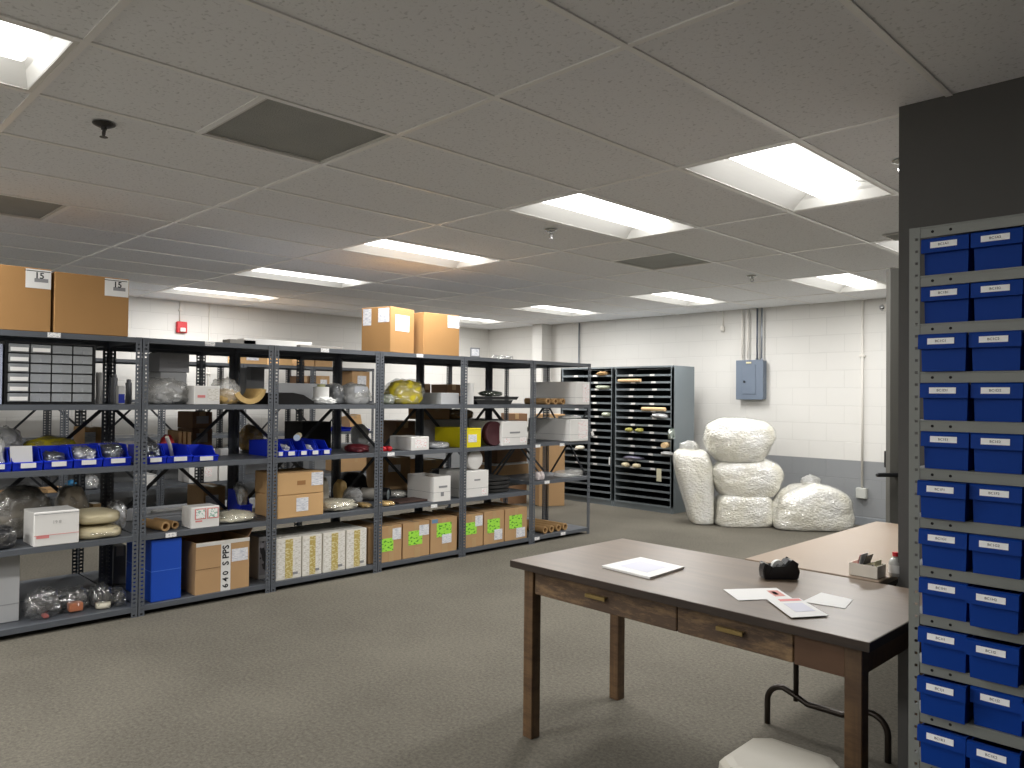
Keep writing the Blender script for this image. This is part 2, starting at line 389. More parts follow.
def troffer(i, j):
    xa, xb = gx(i+1)+.013, gx(i)-.013; ya, yb = gy(j)+.013, gy(j+2)-.013
    t = empty('ceiling_light', lname[(i, j)], 'light', ((xa+xb)/2, (ya+yb)/2, H), 0, 'recessed ceiling lights')
    hw, hl = (xb-xa)/2, (yb-ya)/2
    f = MB()
    for (x0, x1, y0, y1) in ((-hw, -hw+.016, -hl, hl), (hw-.016, hw, -hl, hl), (-hw+.016, hw-.016, -hl, -hl+.016), (-hw+.016, hw-.016, hl-.016, hl)):
        f.box(x0, x1, y0, y1, .001, .05)
    f.box(-hw, hw, -hl, hl, .105, .11)
    f.build('frame', FRAMEM, t)
    w2 = .125
    for s in (-1, 1):                      # curved side reflectors
        r = MB(); prof = []
        for k in range(9):
            a = k/8; prof.append((s*(hw-.017-(hw-.017-w2)*a), .004+.085*math.sin(a*math.pi/2)))
        for (p, q) in zip(prof, prof[1:]):
            r.poly([(p[0], -hl+.017, p[1]), (q[0], -hl+.017, q[1]), (q[0], hl-.017, q[1]), (p[0], hl-.017, p[1])])
        r.build('reflector', REFL, t)
    for s in (-1, 1):
        e = MB()
        n = 10; pts = []
        for k in range(n+1):
            x = -hw+.017+(2*hw-.034)*k/n
            pts.append((x, s*(hl-.018), .004))
        for k in range(n+1):
            x = hw-.017-(2*hw-.034)*k/n
            d = 1-abs(x)/(hw-.017); zz = .004+.085*min(1, math.sin(min(1, d/(1-w2/(hw-.017)))*math.pi/2))
            pts.append((x, s*(hl-.018-.07*min(1, d*1.4)), zz))
        e.poly(pts); e.build('end_plate', REFL, t)
    l = MB(); n = 10
    ring = [( -w2+2*w2*k/n, .080-.068*math.sin(math.pi*k/n)**.4) for k in range(n+1)]
    for p, q in zip(ring, ring[1:]):
        l.poly([(p[0], -hl+.085, p[1]), (q[0], -hl+.085, q[1]), (q[0], hl-.085, q[1]), (p[0], hl-.085, p[1])])
    for s in (-1, 1): l.poly([(x, s*(hl-.085), z) for x, z in ring])
    l.build('lens', LENS, t)
    ld = bpy.data.lights.new('tube_lamp', 'AREA'); ld.shape = 'RECTANGLE'; ld.size = w2*1.9; ld.size_y = 2*hl-.18; ld.energy = POWER*(1.35 if j < -5 else 1); ld.color = (1, .99, .975)  # the added rear fill row burns stronger than the other fixtures
    lo = bpy.data.objects.new('tube_lamp', ld); COL.objects.link(lo); lo.parent = t; lo.location = (0, 0, .007)
for (i, j) in LIGHTS: troffer(i, j)
vname = {(1, -1): 'dark square ceiling air vent near the camera, above the front shelving', (5, -2): 'dark square ceiling air vent cut by the left photo edge',
         (2, 5): 'square ceiling air vent between the near and far light rows'}
for (i, j) in VENTS:
    t = empty('ceiling_vent', vname[(i, j)], 'vent', ((gx(i)+gx(i+1))/2, (gy(j)+gy(j+1))/2, H), 0, 'ceiling air vents')
    hw = T/2-.013
    p = MB(); p.box(-hw, hw, -hw, hw, .012, .016)
    p.build('grille', M('perforated_vent', '#a3a5a0', .6, 0, .18, 4, .8, 300), t)
    f = MB()
    for (a, b_, c_, d) in ((-hw, -hw+.012, -hw, hw), (hw-.012, hw, -hw, hw), (-hw+.012, hw-.012, -hw, -hw+.012), (-hw+.012, hw-.012, hw-.012, hw)): f.box(a, b_, c_, d, .004, .0115)
    f.build('frame', M('vent_frame', '#d8d6d2', .5), t)
t = empty('ceiling_vent', 'small louvred ceiling vent peeking out beside the dark wall end', 'vent', ((gx(-.27)+gx(-1))/2, gy(5.85), H), 0, 'ceiling air vents')
hw = (gx(-1)-gx(-.27))/2
MB().box(-hw, hw, -.12, .12, -.006, 0, .002).build('frame', MATS['vent_frame'], t)
lv = MB()
for k in range(5): lv.box(-hw+.02, hw-.02, -.10+.042*k, -.08+.042*k, -.012, -.0062)
lv.build('louvre', MATS['perforated_vent'], t)
for k, (u, v, lab) in enumerate([(104, 124, 'dark sprinkler head near the top left ceiling light'), (551, 230, 'chrome sprinkler head between the two nearest row lights'),
                                 (752, 276, 'small sprinkler head before the far light row, above the packing sacks'), (902, 161, 'sprinkler head peeking out by the dark wall end')]):
    p = on_plane(u, v, 2, H)
    t = empty('sprinkler', lab, 'sprinkler', (p.x, p.y, H), 0, 'fire sprinklers')
    dk = M('dark_bronze', '#3a3836', .4, .6) if k == 0 else CHROME
    MB().lathe([(0.001, -.014), (.022, -.014), (.042, -.004), (.045, .0)], 20).build('escutcheon', dk, t, True)
    s = MB(); s.cyl((0, 0, -.014), (0, 0, -.024), .011); s.tube([(-.004, 0, -.02), (-.016, 0, -.032), (-.012, 0, -.046), (0, 0, -.054)], .003, 6); s.tube([(.004, 0, -.02), (.016, 0, -.032), (.012, 0, -.046), (0, 0, -.054)], .003, 6)
    s.cyl((0, 0, -.022), (0, 0, -.05), .0025)
    s.build('frame', dk, t)
    d = MB(); d.cyl((0, 0, -.054), (0, 0, -.056), .016, n=16); d.build('deflector', dk, t)

# wall fittings ---------------------------------------------------------------
t = empty('fire_alarm', 'red fire alarm strobe on the white block wall at left', 'fire alarm', (XL, 3.715, 2.12))
MB().box(.0, .05, -.062, .062, 0, .135, .008).build('housing', RED, t)
MB().box(.05, .075, -.03, .035, .012, .06, .008).build('strobe', M('strobe_lens', '#e8e4dc', .2), t)
for yy, zb, lab in ((3.70, 2.262, 'thin conduit rising from the red fire alarm'), (4.06, 0.75, 'white conduit on left wall, right of the fire alarm')):
    t = empty('conduit', lab, 'conduit', (XL, yy, zb))
    MB().cyl((.012, 0, 0), (.012, 0, H-zb-.001), .009, n=10).build('pipe', WALLPAINT_TRIM, t, True)
    MB().box(0, .03, -.022, .022, (H-zb)*.5, (H-zb)*.5+.02, .003).build('strap', WALLPAINT_TRIM, t)
# electrical panel
t = empty('electrical_panel', 'blue grey electrical breaker panel on the white back wall', 'electrical panel', (-4.645, YB, 1.39))
MB().box(-.17, .17, -.10, -.0, 0, .47, .004).build('box', PANELM, t)
MB().box(-.18, .18, -.112, -.1005, -.008, .478, .004).build('cover', PANELM, t)
dd = MB().box(-.09, .085, -.118, -.1125, .06, .42, .003).build('door', PANELM, t)
MB().box(-.075, -.05, -.128, -.1185, .2, .225, .003).build('latch', M('dark_latch', '#2c3138', .4), dd)
MB().box(-.04, .03, -.1205, -.1185, .435, .455).build('label_plate', M('pale_plate', '#d9cfa8', .5), t)
for x, mt, lab in ((-4.775, WALLPAINT_TRIM, 'white conduit at the left above the electrical panel'), (-4.70, WALLPAINT_TRIM, 'second conduit from the left above the electrical panel'),
               (-4.575, M('dark_conduit', '#5b6270', .4, .4), 'dark grey conduit third from left above the electrical panel'), (-4.515, GALV, 'grey conduit at the right above the electrical panel')):
    t = empty('conduit', lab, 'conduit', (x, YB, 1.87), 0, 'conduits above the electrical panel')
    MB().cyl((0, -.05, -.001), (0, -.05, H-1.872), .011, n=10).build('pipe', mt, t, True)
    MB().cyl((0, -.05, 0), (0, -.05, .02), .017, n=6).build('connector', mt, t)
for x, zb, mt, lab in ((-7.45, .01, GALV, 'thin grey pipe on the back wall left of the slotted cabinets'), (-3.33, .42, WALLPAINT_TRIM, 'white conduit running down to the outlet box at right')):
    t = empty('conduit', lab, 'conduit', (x, YB, zb))
    MB().cyl((0, -.02, 0), (0, -.02, H-zb-.002), .012, n=10).build('pipe', mt, t, True)
    MB().box(-.03, .03, -.034, 0, 1.62-zb*.4, 1.645-zb*.4, .003).build('strap', mt, t)
t = empty('outlet_box', 'white outlet box low on the grey painted back wall', 'outlet', (-3.33, YB, .30))
MB().box(-.058, .058, -.055, 0, 0, .118, .006).build('box', M('outlet_grey', '#b9bab4', .5), t)
MB().box(-.05, .05, -.06, -.0555, .006, .112, .003).build('cover_plate', M('outlet_grey', '#b9bab4'), t)
t = empty('wall_sensor', 'small white sensor hanging on a stub pipe left of the panel conduits', 'sensor', (-5.06, YB, 2.27))
MB().cyl((0, -.02, .045), (0, -.02, H-2.272), .008, n=10).build('pipe', WALLPAINT_TRIM, t, True)
MB().lathe([(.001, -.03), (.025, -.025), (.03, 0), (.02, .045), (.001, .05)], 16, (0, -.035, 0)).build('head', WALLPAINT_TRIM, t, True)
t = empty('emergency_light', 'chrome twin head emergency lamp high on the back wall by the door', 'lamp', (-3.07, YB, 2.37))
MB().box(-.04, .04, -.03, 0, 0, .07, .006).build('base', WALLPAINT_TRIM, t)
for s in (-1, 1):
    h = MB(); h.lathe([(.001, 0), (.018, .0), (.034, .03), (.036, .05)], 18, (s*.05, -.05, .035), 'Y'); h.build('lamp_head', CHROME, t, True)
# door leaf standing open in the right wall
t = empty('door_1', 'grey door leaf', 'door', (-1.69, 4.86, 0)); t['kind'] = 'structure'; del t['label']; del t['category']
ang = math.atan2(5.52-4.86, -1.075+1.665); t.rotation_euler.z = ang
DOORM = M('grey_door_paint', '#5a5954', .5)
MB().box(0, .885, -.0225, .0225, .012, 2.185, .002).build('leaf', DOORM, t)
h = MB(); h.box(.0, .05, .023, .044, .985, 1.085, .003)
h.box(-.105, .14, -.075, -.052, .938, .962, .006); h.cyl((.10, -.052, .95), (.10, -.0235, .95), .01); h.cyl((.03, -.052, .95), (.03, -.0235, .95), .01)
h.build('handle', BLACK, t)
struct('trim_3', MB().box(-1.06, -.87, 5.50, 5.55, 0, 2.25).box(-1.06, -.87, 6.5, 6.55, 0, 2.25).box(-1.06, -.87, 5.55, 6.5, 2.20, 2.25), DOORM)

# ------------------------------------------------------------------ slotted-angle shelving
PW, PD = .036, .036; HOLE_P = .0254
def post_mesh(sx, sy, h):
    """L-section post with punched slots; corner at the origin, flanges toward sx / sy"""
    m = MB(); bm = m.bm
    n = int(h/HOLE_P)
    zs = [0]
    for k in range(n): zs += [k*HOLE_P+.008, k*HOLE_P+.018]
    zs.append(h)
    cols = (0, .012, .026, PW)
    for axis in (0, 1):
        grid = []
        for z in zs:
            grid.append([bm.verts.new((sx*c_, 0, z) if axis == 0 else (0, sy*c_, z)) for c_ in cols])
        for r in range(len(zs)-1):
            for c_ in range(3):
                if c_ == 1 and r % 2 == 1: continue
                bm.faces.new((grid[r][c_], grid[r][c_+1], grid[r+1][c_+1], grid[r+1][c_]))
    bmesh.ops.remove_doubles(bm, verts=bm.verts[:], dist=1e-5)
    bmesh.ops.recalc_face_normals(bm, faces=bm.faces[:])
    bmesh.ops.solidify(bm, geom=bm.faces[:], thickness=.002)
    return m.mesh('post', STEEL)
RH = 1.735
POSTS = {(sx, sy): post_mesh(sx, sy, RH) for sx in (1, -1) for sy in (1, -1)}
DEPTH = .605
LEV = (1.316, .938, .501, .063)
def shelf_mb(w, d):
    """pan shelf: flat plate with folded lips, front edge at x=0"""
    s = MB(); L = .032
    s.box(-d, 0, 0, w, -.0022, 0)
    s.box(-.002, 0, 0, w, -L, -.0022); s.box(-d, -d+.002, 0, w, -L, -.0022)
    s.box(-d+.002, -.002, 0, .002, -L, -.0022); s.box(-d+.002, -.002, w-.002, w, -L, -.0022)
    s.box(-.014, -.002, .002, w-.002, -L, -L+.002)
    return s
def brace_mb(p, q, wd=.022, th=.003, nrm=Vector((1, 0, 0))):
    p, q = Vector(p), Vector(q); d = (q-p).normalized(); s = d.cross(nrm).normalized()*wd/2
    b = MB(); b.prism([p+s, q+s, q-s, p-s], nrm*th); return b
def make_rack(label, x, y0, y1, rz=0, levels=LEV, labels=(), side=False):
    """front face at x looking +X when rz=0"""
    w = abs(y1-y0)
    t = empty('shelving_unit', label, 'shelving', (x, y0, 0), rz, 'grey steel shelving units')
    e = .003
    for (px, py, sx, sy) in ((0, e, -1, 1), (0, w-e, -1, -1), (-DEPTH, e, 1, 1), (-DEPTH, w-e, 1, -1)):
        link('post', POSTS[(sx, sy)], t).location = (px, py, 0)
    for z in (RH-.001,)+tuple(levels):
        o = shelf_mb(w-.012, DEPTH-.006).build('shelf', STEEL, t); o.location = (-.003, .006, z)
    for (a, b_) in (((-DEPTH-.004, .03, levels[0]-.03), (-DEPTH-.004, w-.03, levels[2]+.0)), ((-DEPTH-.0075, w-.03, levels[0]-.03), (-DEPTH-.0075, .03, levels[2]+.0))):
        brace_mb(a, b_).build('brace', STEELD, t)
    if side:
        for (a, b_, yy) in (((-.02, 0, levels[0]-.03), (-DEPTH+.02, 0, levels[1]-.42), w+.001), ((-DEPTH+.02, 0, levels[0]-.03), (-.02, 0, levels[1]-.42), w+.0045)):
            o = brace_mb(a, b_, nrm=Vector((0, 1, 0))).build('brace', STEELD, t); o.location.y = yy
    for (yy, z) in labels:
        lo = MB().box(.0, .002, yy-y0-.034, yy-y0+.034, z-.03, z-.002).build('shelf_label', MPrint('shelf_label_print', '#f2f1ee', '#c4c4c8', 90, 120, .56), t)
    return t
XA = -5.03
YS = [.85, 1.745, 2.63, 3.53, 4.41, 5.28, 6.135]
def ya(u, v=345): return on_plane(u, v, 0, XA).y
ALAB = ['front row steel shelving unit at the left photo edge, holding the clear drawer cabinet',
        'front row steel shelving unit with the blue carton on its bottom shelf',
        'front row steel shelving unit with four white and gold cartons at the bottom',
        'steel shelving unit in the front row with the bagged yellow foam near eye level',
        'steel shelving unit in the front row holding the bright yellow box',
        'steel shelving unit at the right end of the front row, mostly bare at floor level']
ALB = [[(ya(54), 1.735)], [(ya(210), 1.735), (ya(171, 537), .5)], [(ya(325), 1.735)], [(ya(420), 1.735), (ya(391, 452), .938), (ya(434, 508), .485)], [], [(ya(547, 481), .585), (ya(538, 445), .938), (ya(537, 541), .06), (ya(563, 537), .063), (ya(562, 443), .938)]]
for k in range(6):
    lv = LEV if k < 5 else (1.316, .95, .585, .063)
    make_rack(ALAB[k], XA, YS[k], YS[k+1], 0, lv, ALB[k], side=(k == 5))
XB = XA-2*DEPTH-.02         # front of the back-to-back row, facing the far aisle
BLAB = ['steel shelving unit back to back behind the drawer cabinet unit', 'steel shelving unit behind the unit with the blue carton', 'steel shelving unit behind the unit with the white and gold cartons',
        'steel shelving unit behind the unit with the bagged yellow foam', 'steel shelving unit behind the unit with the bright yellow box', 'steel shelving unit behind the end unit of the front row']
for k in range(6): make_rack(BLAB[k], XB, YS[k+1], YS[k], math.pi)
XC = -8.4
YC = [1.3, 2.2, 3.12, 4.02, 4.91, 5.81]
CL = (1.316, .925, .41, .063)
CLAB = ['far steel shelving unit by the left wall, seen past the drawer cabinet', 'far steel shelving unit by the left wall, seen past the hazy grey foam sheet', 'far steel shelving unit by the left wall, seen behind the tan foam curl',
        'far steel shelving unit by the left wall, seen behind the white roll in bags', 'far steel shelving unit ending the wall row, under the brown labelled box']
for k in range(5): make_rack(CLAB[k], XC, YC[k], YC[k+1], 0, CL)

# ------------------------------------------------------------------ small makers (front of every thing = +x)
def bb(u0, u1, vt, x, z0, vm=None):
    """width and height of a thing whose front stands in plane x on level z0"""
    um = (u0+u1)/2
    z_ = max(.05, on_plane(um, vt, 0, x).z - z0)
    vm = vt if vm is None else vm
    return on_plane(u0, vm, 0, x).y, on_plane(u1, vm, 0, x).y, z_
def decal(parent, name, x, y0, y1, z0, z1, mat, th=.0012):
    return MB().box(x+.0002, x+.0002+th, y0, y1, z0, z1).build(name, mat, parent)
def carton(name, label, cat, u0, u1, vt, z0, depth, mat=CARD, x=XA-.03, group=None, h=None, open_top=False, tape=True, rz=0, lines=True, seam=None):
    y0, y1, hh = bb(u0, u1, vt, x, z0); hh = h or hh
    return box_at(name, label, cat, x, y0+.004, y1-.004, z0, hh, depth, mat, group, open_top, tape, rz, seam)
def box_at(name, label, cat, x, y0, y1, z0, hh, depth, mat=CARD, group=None, open_top=False, tape=True, rz=0, seam=None):
    w = y1-y0
    b = MB().use(mat)
    if not open_top:
        b.box(-depth, 0, -w/2, w/2, 0, hh, .003)
    else:
        th = .006
        b.box(-depth, 0, -w/2, w/2, 0, th); b.box(-th, 0, -w/2, w/2, th, hh); b.box(-depth, -depth+th, -w/2, w/2, th, hh)
        b.box(-depth+th, -th, -w/2, -w/2+th, th, hh); b.box(-depth+th, -th, w/2-th, w/2, th, hh)
    o = b.build(name, mat); tag(o, label, cat, group)
    o.location = (x, (y0+y1)/2, z0+.001); o.rotation_euler.z = rz
    if rz:  # turn about the front centre
        pass
    o['_w'] = w; o['_h'] = hh; o['_d'] = depth
    if tape and not open_top:
        t = MB(); t.box(-depth, .0004, -.024, .024, hh, hh+.0006); t.box(.0004, .001, -.024, .024, hh-min(.07, hh*.3), hh+.0006)
        t.build('tape', TAPE if mat in (CARD, CARDP, CARDD, CARDT) else M('clear_tape', '#d5d2cb', .25), o)
    if seam:
        decal(o, 'seam', 0, -w/2, w/2, seam*hh-.0015, seam*hh+.0015, SEAM if mat in (CARD, CARDP, CARDD, CARDT) else GREYINK, .0006)
    return o
def face(o, name, fy0, fy1, fz0, fz1, mat, x=0, **k):
    w, h = o['_w'], o['_h']
    return decal(o, name, x, -w/2+fy0*w, -w/2+fy1*w, fz0*h, fz1*h, mat, **k)
def lside(o, name, fx0, fx1, fz0, fz1, mat):
    """a label on the side that looks toward -y (fx from the back to the front)"""
    w, h, d = o['_w'], o['_h'], o['_d']
    return MB().box(-d+fx0*d, -d+fx1*d, -w/2-.0014, -w/2-.0002, fz0*h, fz1*h).build(name, mat, o)
def lump(sx, sy, sz, seed, amp=.12, freq=2.2, pw=2.6, crinkle=0, sub=4, flat=.75):
    """soft irregular body of size sx*sy*sz resting on z=0"""
    m = MB(); r = bmesh.ops.create_icosphere(m.bm, subdivisions=sub, radius=1)
    off = Vector((seed*3.7, seed*1.3, seed*5.1))
    for v in m.bm.verts:
        p = v.co.normalized()
        k = (abs(p.x)**pw+abs(p.y)**pw+abs(p.z)**pw)**(-1/pw)
        q = p*k
        d = 1+amp*noise.fractal(p*freq+off, 1.0, 2.0, 4)
        if crinkle: d += crinkle*(abs(noise.noise(p*freq*3.1+off))-.25) + crinkle*.6*(abs(noise.noise(p*freq*7+off*2))-.25)
        q = q*d
        if q.z < -flat: q.z = -flat + (q.z+flat)*.08
        v.co = q
    mn = [min(v.co[i] for v in m.bm.verts) for i in range(3)]; mxx = [max(v.co[i] for v in m.bm.verts) for i in range(3)]
    for v in m.bm.verts:
        v.co = Vector((((v.co.x-mn[0])/(mxx[0]-mn[0])-.5)*sx, ((v.co.y-mn[1])/(mxx[1]-mn[1])-.5)*sy, (v.co.z-mn[2])/(mxx[2]-mn[2])*sz))
    return m
def bundle(name, label, cat, u0, u1, vt, z0, depth, mat, seed, x=XA-.05, film=None, group=None, h=None, smooth=True, **k):
    y0, y1, hh = bb(u0, u1, vt, x, z0); hh = h or hh
    w = y1-y0
    o = lump(depth, w, hh, seed, **k).build(name, mat, None, smooth); tag(o, label, cat, group)
    o.location = (x-depth/2, (y0+y1)/2, z0+.001); o['_w'] = w; o['_h'] = hh; o['_d'] = depth
    if film:
        f = lump(depth*1.08, w*1.08, hh*1.06, seed+11, .18, 3, 2.4, .12).build('film', film, o, True)
        f.location.z = .0005
    return o
def roll(name, label, cat, y, z0, x1, r, length, mat, group=None, hollow=True, cap=None):
    """paper roll or tube lying along x, end face toward +x"""
    t = MB().use(mat)
    ri = r*.62
    prof = [(ri, -length), (r, -length), (r, 0), (ri, 0)] if hollow else [(.0005, -length), (r, -length), (r, 0), (.0005, 0)]
    if hollow: prof.append((ri, -length))
    t.lathe(prof, 22, (0, 0, 0), 'X')
    o = t.build(name, mat, None, 'auto'); tag(o, label, cat, group); o.location = (x1, y, z0+r+.001)
    if cap: MB().cyl((.0003, 0, 0), (.004, 0, 0), r*.96, n=22).build('end_cap', cap, o)
    return o

# hopper bin -------------------------------------------------------------------
def bin_mesh(w, d, h):
    th = .004; m = MB(); fl = h*.42
    def side(y, s):
        pts = [(-d, y, 0), (-.012, y, 0), (0, y, fl), (-.05, y, fl+.006), (-.10 if d > .18 else -d*.45, y, h), (-d, y, h)]
        m.prism(pts, (0, s*th, 0))
    side(-w/2, 1); side(w/2, -1)
    m.box(-d, -.012, -w/2+th, w/2-th, 0, th); m.box(-d, -d+th, -w/2+th, w/2-th, th, h)
    m.prism([(-.012, -w/2+th, 0), (0, -w/2+th, fl), (-th, -w/2+th, fl), (-.012-th, -w/2+th, .004)], (0, w-2*th, 0))
    m.prism([(0, -w/2, fl), (.006, -w/2, fl-.002), (.006, -w/2, fl-.009), (-.001, -w/2, fl-.01)], (0, w, 0))
    return m
def hopper(label, u0, u1, vt, z0, d, x=XA-.02, group='blue hopper bins', lab=True, h=None, cat='bin'):
    y0, y1, hh = bb(u0, u1, vt, x, z0); hh = h or hh
    w = y1-y0-.004
    o = bin_mesh(w, d, hh).build('hopper_bin', BLUE); tag(o, label, cat, group); o.location = (x, (y0+y1)/2, z0+.001)
    if lab:
        fl = hh*.42
        l = MB().box(.0065, .0078, -w*.26, w*.26, fl-.034, fl-.006).build('label', PAPER, o)
    o['_w'] = w; o['_h'] = hh; o['_d'] = d
    return o
def bin_fill(label, b, seed, mat, film=None, hx=1.0, name='parts_bag', zlift=.006, cat='bag'):
    w, h, d = b['_w'], b['_h'], b['_d']
    o = lump(d*.74, w*.9, h*hx*.86, seed, .2, 2.4, 3.2, .2).build(name, mat, None, True); tag(o, label, cat, 'parts bagged in the blue bins')
    o.location = (b.location.x-d*.5, b.location.y, b.location.z+zlift)
    if film: lump(d*.78, w*.93, h*hx*.98, seed+5, .22, 3, 2.6, .25).build('film', film, o, True)
    return o
S1, S2, S3, S4 = [z+.0005 for z in LEV]
TOP = RH+.0005

# ================================================================== front shelving, unit by unit
XF = XA-.03
# --- unit with the drawer cabinet
for (u0, u1, vt, lab, lx) in ((-2, 52.5, 267, 'large brown carton on the shelving top at the left photo edge', (.50, .99)),
                          (54, 130, 275.5, 'large brown carton on the shelving top, right of its twin at the left edge', (.66, .99))):
    b = carton('carton', lab, 'box', u0, u1, vt, TOP, .50, CARDT, XF, 'large cartons on the shelving tops', tape=False)
    l = face(b, 'label', lx[0], lx[1], .68, .98, PAPER)
    w = b['_w']; yc = (-.5+(lx[0]+lx[1])/2)*w
    lettering('15', .05, l, (.0016, yc+.005, b['_h']*.88))
    MB().box(.0015, .0019, yc-.07, yc+.06, b['_h']*.945, b['_h']*.957).build('print_line', INK, l)
    MB().box(.0015, .0019, yc-.02, yc+.05, b['_h']*.78, b['_h']*.84).build('print_mark', GREYINK, l)
# drawer cabinet
y0, y1, hh = bb(5, 96, 342.5, XF, S1); w = y1-y0
t = empty('drawer_cabinet', 'black small parts cabinet of clear drawers on the second shelf at left', 'drawer cabinet', (XF, (y0+y1)/2, S1))
f = MB(); dep = .17; th = .008
f.box(-dep, 0, -w/2, -w/2+.014, .012, hh-.012); f.box(-dep, 0, w/2-.014, w/2, .012, hh-.012); f.box(-dep, 0, -w/2, w/2, 0, .012); f.box(-dep, 0, -w/2, w/2, hh-.012, hh)
f.box(-dep, -dep+.004, -w/2+.014, w/2-.014, .012, hh-.012)
nc, nr = 4, 6; cw = (w-.028)/nc; ch = (hh-.024)/nr
for k in range(1, nc): f.box(-dep+.004, -.004, -w/2+.014+cw*k-.003, -w/2+.014+cw*k+.003, .012, hh-.012)
for k in range(1, nr): f.box(-dep+.004, -.006, -w/2+.014, w/2-.014, .012+ch*k-.003, .012+ch*k+.003)
f.build('frame', BLACK, t)
for r in range(nr):
    for c_ in range(nc):
        d0 = -w/2+.014+cw*c_+.0045; d1 = d0+cw-.009; z0 = .012+ch*r+.0045; z1 = z0+ch-.009
        d = MB(); d.box(-.006, 0, d0, d1, z0, z1, .0015); d.box(-.15, -.0065, d0, d0+.0015, z0, z1-.006); d.box(-.15, -.0065, d1-.0015, d1, z0, z1-.006)
        d.box(-.15, -.0065, d0+.0015, d1-.0015, z0, z0+.0015)
        d.box(.0, .010, (d0+d1)/2-.004, (d0+d1)/2+.004, z0+.004, z0+ch*.35)
        dr = d.build('drawer', CLEARD, t)
        if c_ == 0 or (c_ == 1 and r == nr-1): MB().box(.0103, .0113, d0+.006, d1-.006, z0+.006, z0+ch*.5).build('label', PAPER, dr)
        else: lump(.08, (d1-d0)*.7, ch*.45, r*7+c_, .25, 3, 2.2, .2, 2).build('parts', [METALP, GREYFOAM, M('grey_small_parts', '#6d6f72', .5, 0, .2, 30)][(r+c_) % 3], dr).location = (-.08, (d0+d1)/2, z0+.003)
b = carton('panel_stack', 'pale grey flat box standing left of the drawer cabinet, at the photo edge', 'box', -6, 4, 344, S1, .3, M('pale_blue_grey', '#a9b0c4', .6), XF, tape=False)
o = roll('roll', 'slim white roll standing between cabinet and post', 'roll', 0, 0, 0, .02, .2, PAPER)
o.rotation_euler = (0, R(90), 0); p = on_plane(99, 400, 0, XA-.3); o.location = (XA-.3, p.y, S1)
o.rotation_euler = (0, R(-90), 0); o.location.z = S1+.201
b = carton('small_box', 'small white and blue box right of the black drawer cabinet', 'box', 118, 125.5, 386, S1, .05, WCARD, XA-.2, tape=False)
face(b, 'label', 0, 1, .05, .55, M('blue_print', '#2034a8', .5))
for k, (u, h_, lab) in enumerate(((114, .17, 'dark grey upright part just left of the small white and blue box'), (128.5, .14, 'grey upright part between the white and blue box and the post'))):
    y = on_plane(u, 400, 0, XA-.35).y
    m_ = MB(); m_.box(-.03, .03, -.012, .012, 0, h_, .004); m_.box(-.022, .022, -.008, .008, h_, h_+.02, .003)
    tag(m_.build('metal_bracket', M('grey_part', '#85868a', .5)), lab, 'part').location = (XA-.35, y, S1+.001)
# blue hopper bins on the middle shelf
hb = []
ul = [(-18, 12, 451), (13.2, 43.5, 450), (44.5, 73.5, 448.5), (74.5, 103, 447), (104, 132, 445.5)]
ll = ['leftmost blue bin, cut by the photo edge, under crumpled white film', 'blue bin holding a sheet of white paper, second from the left edge', 'blue bin with a half empty bag, third from the left edge',
      'blue bin heaped with shiny bagged parts, second left of the first post pair', 'blue bin just left of the first post pair, filled with shiny bagged parts']
for (u0, u1, vt), lab in zip(ul, ll): hb.append(hopper(lab, u0, u1, vt, S2, .30, XF))
bin_fill('crumpled white plastic film overflowing the leftmost blue bin', hb[0], 3, M('white_film', '#d9d9d6', .3, 0, .2, 20, .8, 30, coat=.4), CLEAR, 2.0)
o = MB().box(-.002, .002, -.055, .055, 0, .13).build('paper_sheet', PAPER); tag(o, 'white paper sheet standing in the blue bin near the left edge', 'paper'); o.location = (hb[1].location.x-.05, hb[1].location.y-.02, S2+.012); o.rotation_euler.y = R(-14)
bin_fill('loosely bagged grey parts in the third blue bin', hb[2], 5, METALP, CLEAR, .85)
bin_fill('shiny bagged parts in the second blue bin left of the first post pair', hb[3], 6, SILVER, CLEAR, 1.1)
bin_fill('dark bagged parts in the blue bin just left of the first post pair', hb[4], 8, METALP, CLEAR, 1.15)
bundle('foam_bag', 'long yellow foam roll in clear plastic behind the left blue bins', 'bag', 24, 82, 436.5, S2, .16, YFOAM, 4, XA-.40, CLEAR)
bundle('plastic_bag', 'grey hazy plastic bag behind the leftmost blue bins', 'bag', -8, 27, 428, S2, .2, GREYFOAM, 14, XA-.38, CLEARH)
b = carton('carton', 'small brown box with a white label seen behind the yellow foam bag', 'box', 84, 103, 427.5, S2, .25, CARDP, XA-.72)
face(b, 'label', .02, .62, .35, .85, LABELP)
# lower middle shelf
b = box_at('carton', 'white carton with red print on the lower shelf at left, beside a dark bag', 'box', XF+.02, on_plane(34, 530, 0, XF+.02).y, on_plane(79, 530, 0, XF+.02).y, S3, .195, .235, WCARD, tape=False)
face(b, 'seam', 0, 1, .31, .325, REDINK); l = face(b, 'print', .05, .33, .23, .32, REDINK)
lettering('19 8', .026, b, (.0006, .0, b['_h']*.68), mat=M('pencil_grey', '#b5b3b0', .7))
face(b, 'lid_edge', 0, 1, .93, .945, GREYINK)
o = bundle('foam_pad', 'lower cream foam pad in plastic beside the white red-printed carton', 'pad', 79.5, 127, 527, S3, .30, CREAM, 21, XF, CLEAR, 'stacked cream foam pads', amp=.06, pw=3.2, freq=1.4)
zt = S3+o['_h']+.002
o2 = bundle('foam_pad', 'upper cream foam pad stacked on another beside the white carton', 'pad', 79, 125, 512, zt+.012, .32, CREAM, 22, XF-.01, None, 'stacked cream foam pads', amp=.05, pw=3.2, freq=1.2)
bundle('wrapped_bag', 'dark film-wrapped bag on the lower shelf at the left photo edge', 'bag', -14, 19.5, 528, S3, .18, M('black_film', '#2e2e31', .3, 0, .3, 15, .8, 30, coat=.5), 23, XF, CLEAR)
